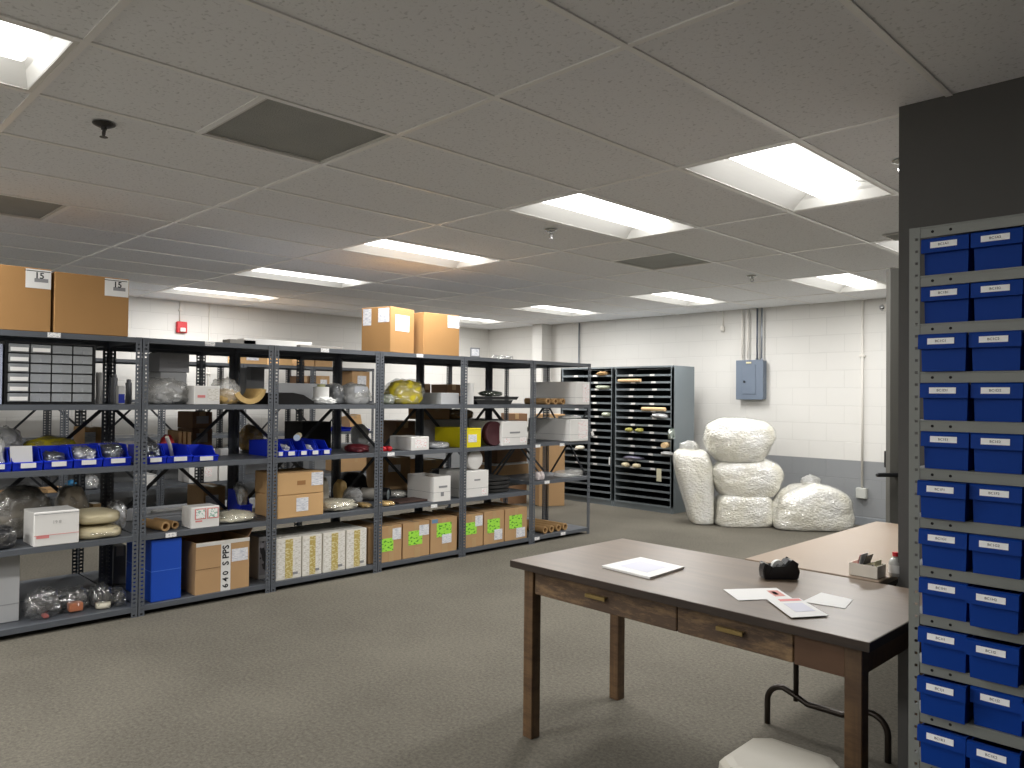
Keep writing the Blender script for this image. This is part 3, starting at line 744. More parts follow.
bundle('wrapped_bundle', 'large dark wrapped bundle behind the white carton at left', 'bundle', -4, 56, 487, S3, .26, DARKBAG, 24, XA-.30, CLEAR)
bundle('wrapped_bundle', 'grey-brown plastic wrapped bundle behind the cream foam pads', 'bundle', 60, 92, 487, S3, .2, TAUPE, 25, XA-.36, CLEAR)
bundle('silver_bag', 'silver plastic bag between the cream foam pads and the first post pair', 'bag', 111, 130, 502, S3, .15, SILVER, 26, XA-.30, CLEAR)
b = carton('carton', 'small tan box edge showing between the wrapped bundle and the rear post', 'box', 93, 101, 504, S3, .1, CARDP, XA-.45)
# bottom shelf
b = carton('carton', 'grey lidded box on the bottom shelf at the left photo edge', 'box', -12, 21, 556, S4, .4, GCARD, XF-.12, tape=False)
face(b, 'seam', 0, 1, .26, .275, GCARDD); MB().box(-b['_d']-.004, .004, -b['_w']/2-.004, b['_w']/2+.004, b['_h'], b['_h']+.02).build('lid', GCARD, b)
def clear_bag(label, u0, u1, vt, seed, inner, isz, x=XF-.03, lid=None):
    y0, y1, hh = bb(u0, u1, vt, x, S4); w = y1-y0
    t = empty('plastic_bag', label, 'bag', (x-.09, (y0+y1)/2, S4+.001), 0, 'clear bags on the bottom shelf')
    lump(.18, w, hh, seed, .2, 2.6, 2.4, .3).build('film', CLEAR, t, True)
    for k in range(3):
        q = lump(.07, w*.4, hh*.55, seed+20+k, .2, 3, 2.4, .2, 3).build('contents', M('smoky_parts', '#4a4b4d', .2, 0, .5, 16, .6, 30, coat=.6), t, True)
        q.location = (-.03+.02*k, (k-1)*w*.24, .006+.012*k)
    if inner:
        q = MB().box(-.03, .03, -isz/2, isz/2, 0, isz*.7, .006).build('block', inner, t); q.location = (.055, 0, .006)
    if lid:
        q = MB().cyl((0, 0, 0), (0, 0, .03), .042, n=20).build('lid', lid, t, True); q.location = (.05, -.0, .004)
    return t
clear_bag('largest clear bag of shiny parts on the bottom shelf, left one', 27, 67, 589, 31, M('dull_red', '#a5615c', .5), .03)
clear_bag('clear bag with an orange block on the bottom shelf, second from left', 60, 94, 588, 32, M('orange_block', '#b5704e', .6), .075, XF-.07)
clear_bag('clear bag with a white lid on the bottom shelf', 94, 117, 584, 33, None, .05, XF-.04, IVORY)
clear_bag('small clear bag of bright parts beside the first post pair on the bottom shelf', 114, 131, 589, 34, None, .05, XF-.02)
b = carton('carton', 'dark low carton at the back of the bottom shelf left of the first post pair', 'box', 113, 127, 546, S4, .3, GCARDD, XA-.68)

# --- unit with the blue carton
bundle('foam_sheet', 'crumpled grey foam sheet in plastic near eye level, left of a white box', 'packing', 146, 194, 379, S1, .22, GREYFOAM, 41, XF-.05, CLEARH, amp=.22, crinkle=.25)
b = carton('carton', 'white box with red print near eye level, left of the tan foam curl', 'box', 194, 220.5, 386, S1, .16, WCARD, XF+.01, tape=False)
face(b, 'print', .12, .42, .36, .5, REDINK); face(b, 'sticker', .5, .95, .2, .85, GRAYP)
# tan foam curl
y0, y1, hh = bb(219, 266, 378, XF-.02, S1); w = y1-y0
m_ = MB(); n = 22; Rr = w*.25; th = .036; cy_, cz_ = w*.13, Rr+th+.002
arc = [R(205+(352-205)*k/n) for k in range(n+1)]
outer = [(-.24, cy_+(Rr+th)*math.cos(a), cz_+(Rr+th)*math.sin(a)) for a in arc]; inner = [(-.24, cy_+Rr*math.cos(a), cz_+Rr*math.sin(a)) for a in reversed(arc)]
m_.prism(outer+inner, (.24, 0, 0))
o = m_.build('foam_curl', TFOAM, None, 'auto'); tag(o, 'curled tan foam sheet in plastic near eye level, right of the white red-printed box', 'foam'); o.location = (XF, (y0+y1)/2, S1+.001)
q = lump(.22, w*.5, hh*.6, 44, .15, 3, 2.6, .1).build('roll', TFOAM, o, True); q.location = (-.12, -w*.24, .002)
q = lump(.25, w*.54, hh*1.05, 43, .14, 2.0, 2.4, .12).build('film', CLEARH, o, True); q.location = (-.125, -w*.24, .0)
# blue bins, middle shelf
hb = [hopper('blue bin filled with grey bagged parts just right of the first post pair', 144.5, 167, 446.5, S2, .30, XF),
      hopper('blue bin with a long rod, middle of three right of the first post pair', 167.5, 193, 446, S2, .30, XF),
      hopper('empty blue bin, last of the three right of the first post pair', 193.5, 219, 447, S2, .30, XF)]
bin_fill('dark bagged parts heaped in the first blue bin right of the post pair', hb[0], 46, METALP, CLEAR, 1.35)
o = MB().tube([(-.1, 0, .015), (-.04, .005, .09), (.01, 0, .15)], .012, 10).build('rod', IVORY); tag(o, 'pale rod in clear film leaning in the middle blue bin', 'rod'); o.location = (hb[1].location.x-.17, hb[1].location.y-.02, S2+.012)
o.rotation_euler.z = R(-40)
bundle('red_parts', 'red parts bag behind the blue bins at the first post pair', 'bag', 163, 177, 435, S2, .1, RED, 47, XA-.36, None)
for k, (u0, u1) in enumerate(((178, 182.5), (182.6, 187), (187.2, 192))):
    carton('slim_carton', ['leftmost slim tan carton standing behind the blue bins', 'middle slim tan carton standing behind the blue bins', 'rightmost slim tan carton standing behind the blue bins'][k], 'box', u0, u1, 431+k*.6, S2, .2, CARDP, XA-.45, 'slim tan cartons', tape=False)
b1 = carton('carton', 'lower dark brown labelled box of two behind the empty blue bin', 'box', 192, 213, 429, S2, .28, CARDD, XA-.72, 'dark boxes behind the blue bins'); face(b1, 'label', .2, .75, .45, .82, M('dim_label', '#a8a5a2', .7))
b2 = carton('carton', 'upper dark brown labelled box of two behind the empty blue bin', 'box', 192, 213, 412, S2+b1['_h']+.003, .28, CARDD, XA-.72, 'dark boxes behind the blue bins'); face(b2, 'label', .2, .8, .3, .75, M('dim_label', '#a8a5a2'))
# records box on the rear shelf
y0, y1, hh = bb(159, 189, 353, XA-.36, S1)
t = empty('storage_box', 'grey lidded records box on the rear shelf above the grey foam sheet', 'box', (XA-.36, (y0+y1)/2, S1)); w = y1-y0
MB().box(-.22, 0, -w/2+.012, w/2-.012, 0, hh*.62, .003).build('body', GCARD, t)
l = MB().box(-.23, .01, -w/2, w/2, hh*.62+.0005, hh, .003).build('lid', GCARDD, t)
lettering('RECORDS', .02, l, (.0105, 0, hh*.8), mat=GREYINK)
bundle('foam_bag', 'tan and white packing bag on the rear shelf left of the second post pair', 'bag', 246, 268, 425, S2, .2, TFOAM, 48, XA-.75, CLEAR)
b = carton('carton', 'open grey box on the rear shelf behind the tan foam curl', 'box', 246, 265, 368, S1, .3, GCARD, XA-.80, open_top=True)
face(b, 'flap', .25, .98, .62, 1.0, GCARDD)
b = carton('wire_box', 'small white box on the bin shelf beside the second rear post', 'box', 220, 229, 450, S2, .1, WCARD, XA-.42, tape=False)
# lower shelf
y0 = on_plane(146, 520, 0, XF).y
for k, (u, vz, ln, lab) in enumerate(((164, .030, .28, 'larger brown paper roll on the lower shelf above the blue carton'), (176.5, .025, .24, 'smaller brown paper roll on the lower shelf above the blue carton'))):
    o = roll('paper_roll', lab, 'roll', on_plane(u, 525, 0, XF-.05).y, S3, XF-.02-.05*k, vz, ln, KRAFT, 'brown paper rolls', cap=None)
    o.rotation_euler.z = R(9)
m_ = MB(); m_.box(-.14, 0, -.17, .17, 0, .045, .006); m_.box(-.13, -.01, -.16, .16, .045, .06, .006)
o = m_.build('long_tray', M('grey_tray', '#86888b', .45)); tag(o, 'long grey lidded tray behind the brown paper rolls', 'tray'); o.location = (XA-.37, on_plane(166, 510, 0, XA-.37).y+.02, S3+.001)
m_ = MB(); m_.box(-.12, 0, -.13, .13, 0, .03, .006); o = m_.build('flat_box', WCARD); tag(o, 'flat white box on the rear shelf behind the long grey tray', 'box'); o.location = (XA-.72, on_plane(175, 505, 0, XA-.72).y, S3+.001)
b = carton('carton', 'small white box with two red framed stickers on the lower shelf', 'box', 191, 220, 507, S3, .16, WCARD, XF+.01, tape=False)
face(b, 'sticker', .12, .52, .42, .93, REDINK); face(b, 'sticker', .56, .97, .42, .93, REDINK)
face(b, 'sticker_paper', .16, .48, .47, .89, STICK, .0012); face(b, 'sticker_paper', .60, .93, .47, .89, STICK, .0012)
face(b, 'print', .14, .38, .3, .37, REDINK)
o = bundle('parts_bag', 'clear bag of ivory parts lying right of the sticker box', 'bag', 221, 262, 507, S3, .26, IVORY, 51, XF, CLEAR, amp=.14, crinkle=.2, pw=2.2, h=.075)
b = carton('carton', 'brown box with a white label on the rear shelf, left of a small blue bin', 'box', 203, 226, 487, S3, .3, CARD, XA-.72); face(b, 'label', .1, .68, .2, .66, LABELP)
h1 = hopper('small blue bin on the rear part of the lower shelf, behind the ivory parts', 240, 253, 491, S3, .2, XA-.36, lab=False)
bin_fill('clear film bag sticking out of the small rear blue bin', h1, 52, SILVER, CLEAR, 1.4)
# bottom
b = carton('blue_carton', 'tall blue two-part carton on the bottom shelf right of the first post pair', 'box', 151, 182.5, 539, S4, .45, BLUEB, XF+.0, tape=False)
face(b, 'seam', 0, 1, .49, .5, M('pale_blue_edge', '#4a78d6', .5)); lside(b, 'seam', 0, 1, .49, .5, MATS['pale_blue_edge'])
b = carton('carton', 'open brown carton with a written white tape strip, right of the blue carton', 'box', 195.5, 250, 540.5, S4, .42, CARD, XF+.01, open_top=True)
w, hh = b['_w'], b['_h']
face(b, 'tape_strip', .46, .64, 0, 1, PAPER); face(b, 'rim_tape', 0, 1, .925, 1.0, M('white_tape', '#d9d6d0', .4), .0013)
face(b, 'seam', 0, .455, .48, .487, SEAM)
face(b, 'label', .66, .97, .55, .8, LABELP)
lettering('S PPS', .062, b, (.003, (.55-.5)*w, hh*.70), rot=R(90), mat=INK); lettering('6 4 0', .055, b, (.003, (.55-.5)*w, hh*.22), rot=R(90), mat=INK)
for s, (a0, a1) in ((1, (w/2, w/2+.10)),):
    fl = MB(); fl.prism([(-.40, w/2, hh), (-.02, w/2, hh), (-.03, w/2+.05, hh+.085), (-.39, w/2+.05, hh+.085)], (0, .005, 0)); fl.build('flap', CARDD, b)
fl = MB(); fl.prism([(-.42, -w/2+.01, hh), (-.42, w/2-.01, hh), (-.47, w/2-.01, hh+.075), (-.47, -w/2+.01, hh+.075)], (.005, 0, 0)); fl.build('flap', CARDD, b)
b = carton('carton', 'grey picture printed box on the bottom shelf left of the second post pair', 'box', 258.5, 268, 537, S4, .3, GCARDD, XF-.12, tape=False)
face(b, 'picture', .1, .9, .1, .9, MPrint('dark_picture', '#77757a', '#2a2a2e', 14, 9, .5))

# --- unit with the white and gold cartons
o = MB().box(-.12, 0, -.28, .28, 0, .062, .003).build('flat_box', WCARD); tag(o, 'long flat white box lying on the shelving top above the second post pair', 'box'); o.location = (XA-.35, on_plane(279, 345, 0, XA-.35).y, TOP)
o = MB().box(-.12, 0, -.19, .19, 0, .036, .002).build('flat_box', M('grey_sheet', '#8f8b84', .6)); tag(o, 'thin grey box lying on the shelving top left of the angled carton', 'box'); o.location = (XA-.30, on_plane(322, 349, 0, XA-.30).y, TOP)
o = MB().box(-.12, 0, -.10, .10, 0, .05, .002).build('flat_box', MATS['grey_sheet']); tag(o, 'flat grey box lying on the shelving top left of the long white flat box', 'box'); o.location = (XA-.35, on_plane(243, 343, 0, XA-.35).y, TOP)
# dark tray and grey panel
m_ = MB(); n = 14
pr = [(-.26, 0), (.26, 0), (.26, .02), (.22, .035), (.12, .07), (-.02, .085), (-.24, .08), (-.26, .05)]
m_.prism([(-.3, y*.62, z) for y, z in pr], (.29, 0, 0))
o = m_.build('tool_tray', M('dark_grey_tray', '#171616', .6, spec=.15)); tag(o, 'low dark grey moulded tray near eye level right of the second post pair', 'tray'); y0, y1, hh = bb(276, 311, 394, XF, S1); o.location = (XF, (y0+y1)/2+.01, S1+.001)
y0, y1, hh = bb(277, 330, 383.5, XA-.34, S1)
o = MB().box(-.05, 0, -(y1-y0)/2, (y1-y0)/2, 0, hh, .004).build('panel', GCARD); tag(o, 'large flat grey panel standing behind the dark tray and the white roll', 'panel'); o.location = (XA-.34, (y0+y1)/2, S1+.001)
y0, y1, hh = bb(314, 338, 387, XF-.03, S1)
t = empty('wrapped_roll', 'white roll standing in white plastic near eye level, right of the dark tray', 'roll', (XF-.10, (y0+y1)/2, S1+.001)); w = y1-y0
m_ = MB(); m_.lathe([(.018, .0), (.06, 0), (.06, hh), (.018, hh), (.018, 0)], 22); m_.build('roll', PAPER, t, 'auto')
m_ = MB(); m_.cyl((0, 0, hh), (0, 0, hh+.02), .03, n=16); m_.build('core', M('olive_core', '#a9a878', .6), t)
q = lump(.16, w, hh*.45, 55, .2, 2.4, 2.2, .3).build('plastic_wrap', M('white_film', '#d9d9d6'), t, True); q.location = (.03, 0, 0)
b = bundle('foam_pack', 'grey foam packs in clear plastic left of the third post pair', 'packing', 350, 374, 383.5, S1, .22, GREYFOAM, 56, XF-.04, CLEARH, amp=.08, pw=3.5, crinkle=.1)
face(b, 'label', .2, .75, .55, .85, M('grey_label', '#b9bcc2', .6), x=.5*.22-.005)
b = bundle('foam_pack', 'darker grey wrapped pack between the white roll and the clear grey packs', 'packing', 333, 348.5, 384, S1, .2, M('mid_grey_wrap', '#77797b', .45, 0, .2, 9, .5, 26, coat=.3), 57, XF-.12, CLEARH, amp=.08, pw=3.5, crinkle=.1)
# five small blue bins
hl = ['leftmost of the five small blue bins right of the second post pair', 'second of the five small blue bins, holding a white bag', 'middle one of the five small blue bins', 'fourth of the five small blue bins, holding a white bag', 'rightmost of the five small blue bins']
hb = [hopper(lab, u0, u1, vt, S2, .42, XF, 'small blue bins') for lab, (u0, u1, vt) in zip(hl, ((276.3, 284.5, 442.5), (285, 297.5, 442), (298.2, 309, 441.7), (309.5, 320.7, 441.5), (321.2, 331.8, 441)))]
bin_fill('white film bag in the second small blue bin', hb[1], 61, M('white_film', '#d9d9d6'), None, .95); bin_fill('white film bag in the fourth small blue bin', hb[3], 62, M('white_film', '#d9d9d6'), None, .8)
o = roll('paper_tube', 'cream paper tube with a pale blue end lying above the small blue bins', 'tube', 0, 0, 0, .024, .3, M('cream_tube', '#d8cba8', .7), cap=M('pale_blue_cap', '#b9cbe6', .4))
p = on_plane(292, 435.5, 0, XF-.09); o.location = (XF-.02, p.y, S2+hb[1]['_h']+.029); o.rotation_euler.z = R(-32)
bundle('foam_bag', 'white crumpled bag stuffed behind the small blue bins', 'bag', 357, 372, 424, S2, .15, M('white_film', '#d9d9d6'), 64, XA-.75, None)
b = carton('carton', 'black open box on the rear shelf behind the small blue bins', 'box', 302, 332, 422, S2, .3, BLACKF, XA-.72, tape=False)
o = bundle('red_parts', 'dark red and black bag lying left of the third post pair', 'bag', 356, 374.5, 444.5, S2, .22, M('dark_red_wrap', '#5f1a22', .5, 0, .4, 12, .5, 30), 66, XF-.03, None)
# row C blue tray
h2 = [hopper(['left blue bin on the far wall shelving, under the tilted brown box', 'right blue bin on the far wall shelving, past the tilted brown box'][k], u0, u1, 430, .926, .3, XC-.05, 'blue bins on the far shelving', lab=False) for k, (u0, u1) in enumerate(((340, 357), (357.5, 370)))]
b = box_at('carton', 'tilted brown carton resting in the far blue bins', 'box', XC-.06, on_plane(353, 425, 0, XC).y, on_plane(365, 425, 0, XC).y, .926+h2[0]['_h']+.006, .13, .2, CARDP); b.rotation_euler.x = R(12); b.location.z += .012
# lower shelf cartons
b1 = carton('carton', 'lower brown carton of two stacked right of the second post pair', 'box', 277, 324, 494.5, S3, .34, CARDP, XF+.01, 'two stacked brown cartons', tape=False); face(b1, 'label', .40, .66, .25, .85, LABELP)
b2 = carton('carton', 'upper brown carton of two stacked right of the second post pair', 'box', 277, 324, 472.5, S3+b1['_h']+.003, .34, CARDP, XF+.01, 'two stacked brown cartons', tape=False); face(b2, 'label', .73, .99, .35, .96, LABELP); face(b2, 'print', .42, .6, .42, .62, M('dark_cardboard_print', '#9a6f42', .8))
o = bundle('parts_bag', 'clear bag of pale parts lying right of the two stacked brown cartons', 'bag', 325, 366, 499, S3, .28, IVORY, 68, XF, CLEAR, amp=.16, crinkle=.2, pw=2.2, h=.085)
bundle('wrapped_bundle', 'white wrapped bundle behind the two stacked brown cartons', 'bundle', 322, 332, 478, S3, .14, M('off_white_wrap', '#b9b4a6', .6, 0, .2, 12, .4, 30), 69, XA-.40)
bundle('tan_bag', 'tan mesh bag standing behind the clear bag of pale parts', 'bag', 339.5, 350.5, 480, S3, .14, TFOAM, 70, XA-.42)
bundle('black_bag', 'black bag on the rear lower shelf left of the third post pair', 'bag', 345, 373, 473, S3, .25, BLACKF, 71, XA-.80)
bundle('grey_bag', 'grey plastic bag between the tan mesh bag and the third post pair', 'bag', 351, 366, 489, S3, .2, GREYFOAM, 72, XA-.30, CLEARH)
b = carton('carton', 'brown carton on the far wall shelving seen under the third bin shelf', 'box', 340, 372, 458, .411, .35, CARD, XC-.05)
# four white and gold cartons
gl = ['leftmost white carton with gold print on the bottom shelf', 'second white carton with gold print from the left on the bottom shelf', 'third white carton with gold print on the bottom shelf', 'rightmost white carton with gold print on the bottom shelf']
for k, (u0, u1, vt) in enumerate(((275.5, 302, 542), (302.2, 322.5, 538.5), (323, 346, 534.5), (346.3, 367.2, 530.5))):
    b = carton('gold_carton', gl[k], 'box', u0, u1, vt, S4, .42, M('gold_carton_white', '#e4e0d6', .65), XF+.01, 'white and gold cartons', tape=False, h=.295)
    face(b, 'print', .04, .96, .06, .95, GRAYP); face(b, 'gold_stripe', .36, .66, .03, .97, GOLDP, .0013)
    face(b, 'print_mark', .66, .86, .10, .16, GREYINK, .0013)
# rotated carton and its neighbour on top
def top_box(label, u0, u1, uc, vt, x, dep, rz):
    pass
yq = on_plane(396.5, 340, 0, XA-.13).y
b = box_at('carton', 'brown carton on the shelving top standing at an angle, over the third post pair', 'box', XA-.05, yq-.155, yq+.155, TOP, .365, .30, CARDT, 'cartons on the shelving top at centre', tape=False)
b.rotation_euler.z = R(15)
face(b, 'label', .2, .78, .48, .84, PAPER); lside(b, 'label', .05, .34, .6, .97, LABELP); lside(b, 'label', .58, .96, .66, .97, LABELP)
b = carton('carton', 'brown carton on the shelving top right of the angled one', 'box', 423.5, 460, 314, TOP, .42, CARDT, XA-.05, 'cartons on the shelving top at centre', tape=False)
face(b, 'label', .66, .99, .68, .98, LABELP)

# --- unit with the bagged yellow foam
o = bundle('foam_bag', 'lumpy yellow foam in clear plastic near eye level right of the third post pair', 'bag', 396, 429, 379.5, S1, .24, YFOAM, 81, XF-.05, CLEAR, amp=.16, crinkle=.12, pw=2.4)
bundle('film_bag', 'small grey-green film bag beside the third post pair near eye level', 'bag', 385, 398, 394, S1, .14, M('grey_green_film', '#9aa08c', .4, 0, .3, 14, .6, 30, coat=.4), 82, XF-.06, CLEAR)
b = carton('carton', 'low grey box near eye level right of the bagged yellow foam', 'box', 441, 459.5, 393, S1, .32, GCARD, XF-.03, tape=False)
b = carton('carton', 'brown box behind the low grey box, right of the bagged yellow foam', 'box', 447, 461, 384.5, S1, .25, CARDD, XA-.72)
b = carton('carton', 'small dark box at the rear post right behind the yellow foam', 'box', 423, 431, 384, S1, .2, CARDD, XA-.75)
for k, (u0, u1, lab) in enumerate(((383, 388.5, 'left bright red part beside the third post pair'), (388.8, 394, 'right bright red part beside the third post pair'))):
    bundle('red_part', lab, 'part', u0, u1, 447.5, S2, .1, RED, 83+k, XF-.02, None, 'bright red parts', h=.042)
b = carton('carton', 'white box with a red stamp on the bin shelf, right of the red parts', 'box', 411, 429.5, 437, S2, .30, WCARD, XF+.01, tape=False)
face(b, 'stamp', .2, .85, .2, .85, REDP)
o = bundle('silver_bag', 'silver grey bag lying between the white stamped box and the fourth post pair', 'bag', 430.5, 454, 442, S2, .2, SILVER, 86, XF-.02, CLEAR, h=.06); 
b = carton('carton', 'dark brown box on the rear shelf above the white stamped box', 'box', 396, 416, 421, S2, .3, CARDD, XA-.72)
b = carton('carton', 'long grey box on the rear shelf behind the bright yellow box', 'box', 436, 499, 419.5, S2, .3, GCARD, XA-.70, tape=False)
zz = S2+b['_h']+.003
b2 = carton('carton', 'brown box lying on the long grey rear box', 'box', 424, 450, 408.5, zz, .25, CARD, XA-.74)
bundle('tan_bag', 'tan wrapped bundle lying on the long grey rear box beside the brown one', 'bundle', 452, 478, 409, zz, .2, KRAFT, 87, XA-.74, CLEAR)
# lower shelf
b = carton('carton', 'white open-topped box on the lower shelf left of the fourth post pair', 'box', 433.5, 451, 476.5, S3, .36, WCARD, XF+.03, open_top=True)
face(b, 'seam', 0, 1, .36, .37, GREYINK); lside(b, 'seam', 0, 1, .36, .37, GREYINK); face(b, 'print', .3, .8, .54, .62, GREYINK); face(b, 'print', .42, .6, .2, .36, GREYINK)
MB().box(-.30, -.05, -b['_w']/2+.015, b['_w']/2-.015, .0075, b['_h']-.02, .01).build('packing', CARDD, b)
b = carton('carton', 'brown carton with a torn white label behind the third post pair on the lower shelf', 'box', 385, 411, 457.5, S3, .3, CARD, XA-.70); face(b, 'label', .12, .6, .6, .8, LABELP)
b = roll('lens_tube', 'grey cylinder with a dark rim and glass end by the third post pair', 'cylinder', on_plane(386, 492, 0, XA-.30).y, S3, XA-.28, .05, .22, M('grey_tube', '#a8a39a', .5), hollow=False, cap=M('glass_end', '#7e8788', .15))
MB().lathe([(.05, -.03), (.0575, -.03), (.0575, .012), (.047, .012), (.047, .006)], 24, (0, 0, .0), 'X').build('rim', BLACK, b, 'auto'); b.location.z += .01
b.rotation_euler.z = R(35)
bundle('tan_bag', 'tan plastic bag lying at the front of the lower shelf by the third post pair', 'bag', 383.5, 398, 502, S3, .16, TFOAM, 88, XF, CLEAR, h=.035)
bundle('tan_bag', 'tan plastic bag lying flat just left of the third post pair', 'bag', 366, 374.5, 503, S3, .18, TFOAM, 90, XF-.03, CLEAR, h=.035)
o = MB().box(-.2, 0, -.16, .16, 0, .016, .004).build('flat_board', M('brown_board', '#4e3a33', .6)); tag(o, 'flat dark brown board in front of the white open-topped box', 'board'); o.location = (XF-.05, on_plane(411, 503, 0, XF-.1).y, S3+.001)
bundle('plastic_bag', 'pale wrapped sheets behind the flat brown board', 'bag', 394, 413, 491, S3, .2, M('pale_wrap', '#c9c6bd', .5, 0, .12, 9, .4, 20, coat=.3), 89, XA-.38, CLEAR)
for k in range(3):
    carton('carton', ['bottom brown box of three stacked behind the white open-topped box', 'middle brown box of three stacked behind the white open-topped box', 'top brown box of three stacked behind the white open-topped box'][k], 'box', 423, 444, 475, S3+k*.093, .25, CARDP, XA-.72, 'small stacked brown boxes', h=.09)
bundle('grey_bag', 'dark grey plastic bag behind the fourth post pair on the lower shelf', 'bag', 437, 461, 469, S3, .22, M('charcoal_film', '#4f5257', .35, 0, .3, 14, .6, 30, coat=.4), 91, XA-.375, CLEAR)
b = carton('flat_box', 'small white flat box sticking out under the white open-topped box', 'box', 434, 449, 500, .47, .2, WCARD, XF+.0, tape=False, h=.02); b.location.z = .4455
# green labelled cartons
glab = ['first green labelled brown carton from the left, right of the third post pair', 'second green labelled brown carton from the left', 'third green labelled brown carton, just left of the fourth post pair',
        'fourth green labelled brown carton, just right of the fourth post pair', 'fifth green labelled brown carton from the left', 'last green labelled brown carton, left of the fifth post pair']
gpos = [(378.8, 402.3, 526, (.06, .62, .30, .66), (.58, .96, .6, .92)), (402.8, 430, 522.3, (.2, .72, .36, .76), (.6, .97, .6, .9)), (430.5, 457.5, 518, (.22, .78, .46, .86), (.42, .78, .26, .52)),
        (463.5, 483.5, 514.3, (.06, .66, .40, .76), (.58, .96, .62, .94)), (484, 504.5, 511, (.16, .78, .34, .76), (.5, .9, .1, .42)), (505, 527.5, 508, (.18, .76, .36, .78), (.5, .9, .06, .36))]
for k, (u0, u1, vt, gA, gB) in enumerate(gpos):
    b = carton('carton', glab[k], 'box', u0, u1, vt, S4, .44, CARD, XF+.012, 'green labelled cartons')
    l = face(b, 'green_label', *gA, GLABEL)
    face(b, 'label', *gB, LABELP, .0014)
    face(b, 'bottom_tape', .42, .64, 0, .28, TAPE)
    if k == 2: face(b, 'blue_tape', .04, .26, .88, .99, M('blue_grey_tape', '#6f8fae', .4))
b = carton('carton', 'plain brown carton beside the white and gold cartons, left of the third post pair', 'box', 368.3, 374.5, 527, S4, .4, CARD, XF-.02, tape=False)

# --- unit with the yellow box
t = empty('sign_holder', 'small clear framed sign standing on the shelving top above the yellow box', 'sign', (XA-.05, on_plane(475, 353, 0, XA-.05).y, TOP))
MB().box(-.004, .004, -.055, .055, .0, .085, .001).build('panel', M('frame_grey', '#75777b', .5), t); MB().box(.0045, .0058, -.045, .045, .012, .073).build('card', LABELP, t); MB().box(-.03, .01, -.055, .055, 0, .003).build('foot', MATS['frame_grey'], t)
o = MB().box(-.01, 0, -.14, .14, 0, .05, .002).build('clear_sign', MClear('sign_acrylic', '#dcdcda', .5)); tag(o, 'clear acrylic strip standing on the shelving top right of the small framed sign', 'sign'); o.location = (XA-.30, on_plane(503, 357, 0, XA-.30).y, TOP)
y0, y1, hh = bb(468.5, 475, 383, XF-.03, S1); r = (y1-y0)/2
o = MB().lathe([(r*.45, 0), (r, 0), (r, hh), (r*.45, hh), (r*.45, 0)], 22).build('white_roll', PAPER, None, 'auto'); tag(o, 'white paper roll standing right of the fourth post pair near eye level', 'roll'); o.location = (XF-.06, (y0+y1)/2, S1+.001)
for k, (u0, u1, zz, hh, lab) in enumerate(((475.5, 513, 0, .04, 'lower black tray near eye level right of the white paper roll'), (474.5, 519, .0425, .03, 'upper black tray near eye level, resting on the lower one'))):
    y0 = on_plane(u0, 400, 0, XF-.03).y; y1 = on_plane(u1, 400, 0, XF-.03).y; w = y1-y0
    m_ = MB(); m_.prism([(-.26, -w/2+.03, 0), (-.26, w/2-.03, 0), (-.26, w/2, hh), (-.26, -w/2, hh)], (.25, 0, 0)); o = m_.build('black_tray', BLACK); tag(o, lab, 'tray', 'stacked black trays'); o.location = (XF-.02, (y0+y1)/2, S1+.001+zz)
bundle('film_bag', 'clear bag with green marking on the upper black tray', 'bag', 486, 506, 390.5, S1+.0745, .15, M('dark_green_film', '#2f3a2b', .35, 0, .5, 14, .5, 30, coat=.5), 92, XF-.06, CLEAR, h=.05)
b = carton('yellow_box', 'bright yellow long box with a white label, right of the fourth post pair', 'box', 465, 481.5, 428.5, S2, .42, YEL, XF+.02, tape=False)
face(b, 'label', .18, .72, .28, .68, LABELP); face(b, 'end_edge', 0, 1, .93, .945, M('dark_yellow', '#c4b60c', .6))
# maroon disc
y0, y1, hh = bb(481.8, 501, 423, XF-.06, S2)
o = MB().lathe([(.0005, -.06), (.105, -.06), (.112, -.05), (.112, 0), (.105, .008), (.09, .0), (.0005, -.004)], 36, (0, 0, 0), 'X').build('round_disc', M('maroon_felt', '#3d0d16', .7), None, 'auto'); tag(o, 'dark maroon round disc standing between the yellow box and a white box', 'disc'); o.location = (XF-.02, (y0+y1)/2, S2+.1135)
b = carton('carton', 'long white box on the bin shelf left of the fifth post pair', 'box', 502, 527.8, 421.5, S2, .46, WCARD, XF+.015, tape=False)
face(b, 'seam', 0, 1, .33, .34, GREYINK); face(b, 'print', .08, .3, .1, .3, REDP); face(b, 'print', .7, .96, .1, .34, REDP); face(b, 'print', .3, .7, .5, .57, GREYINK)
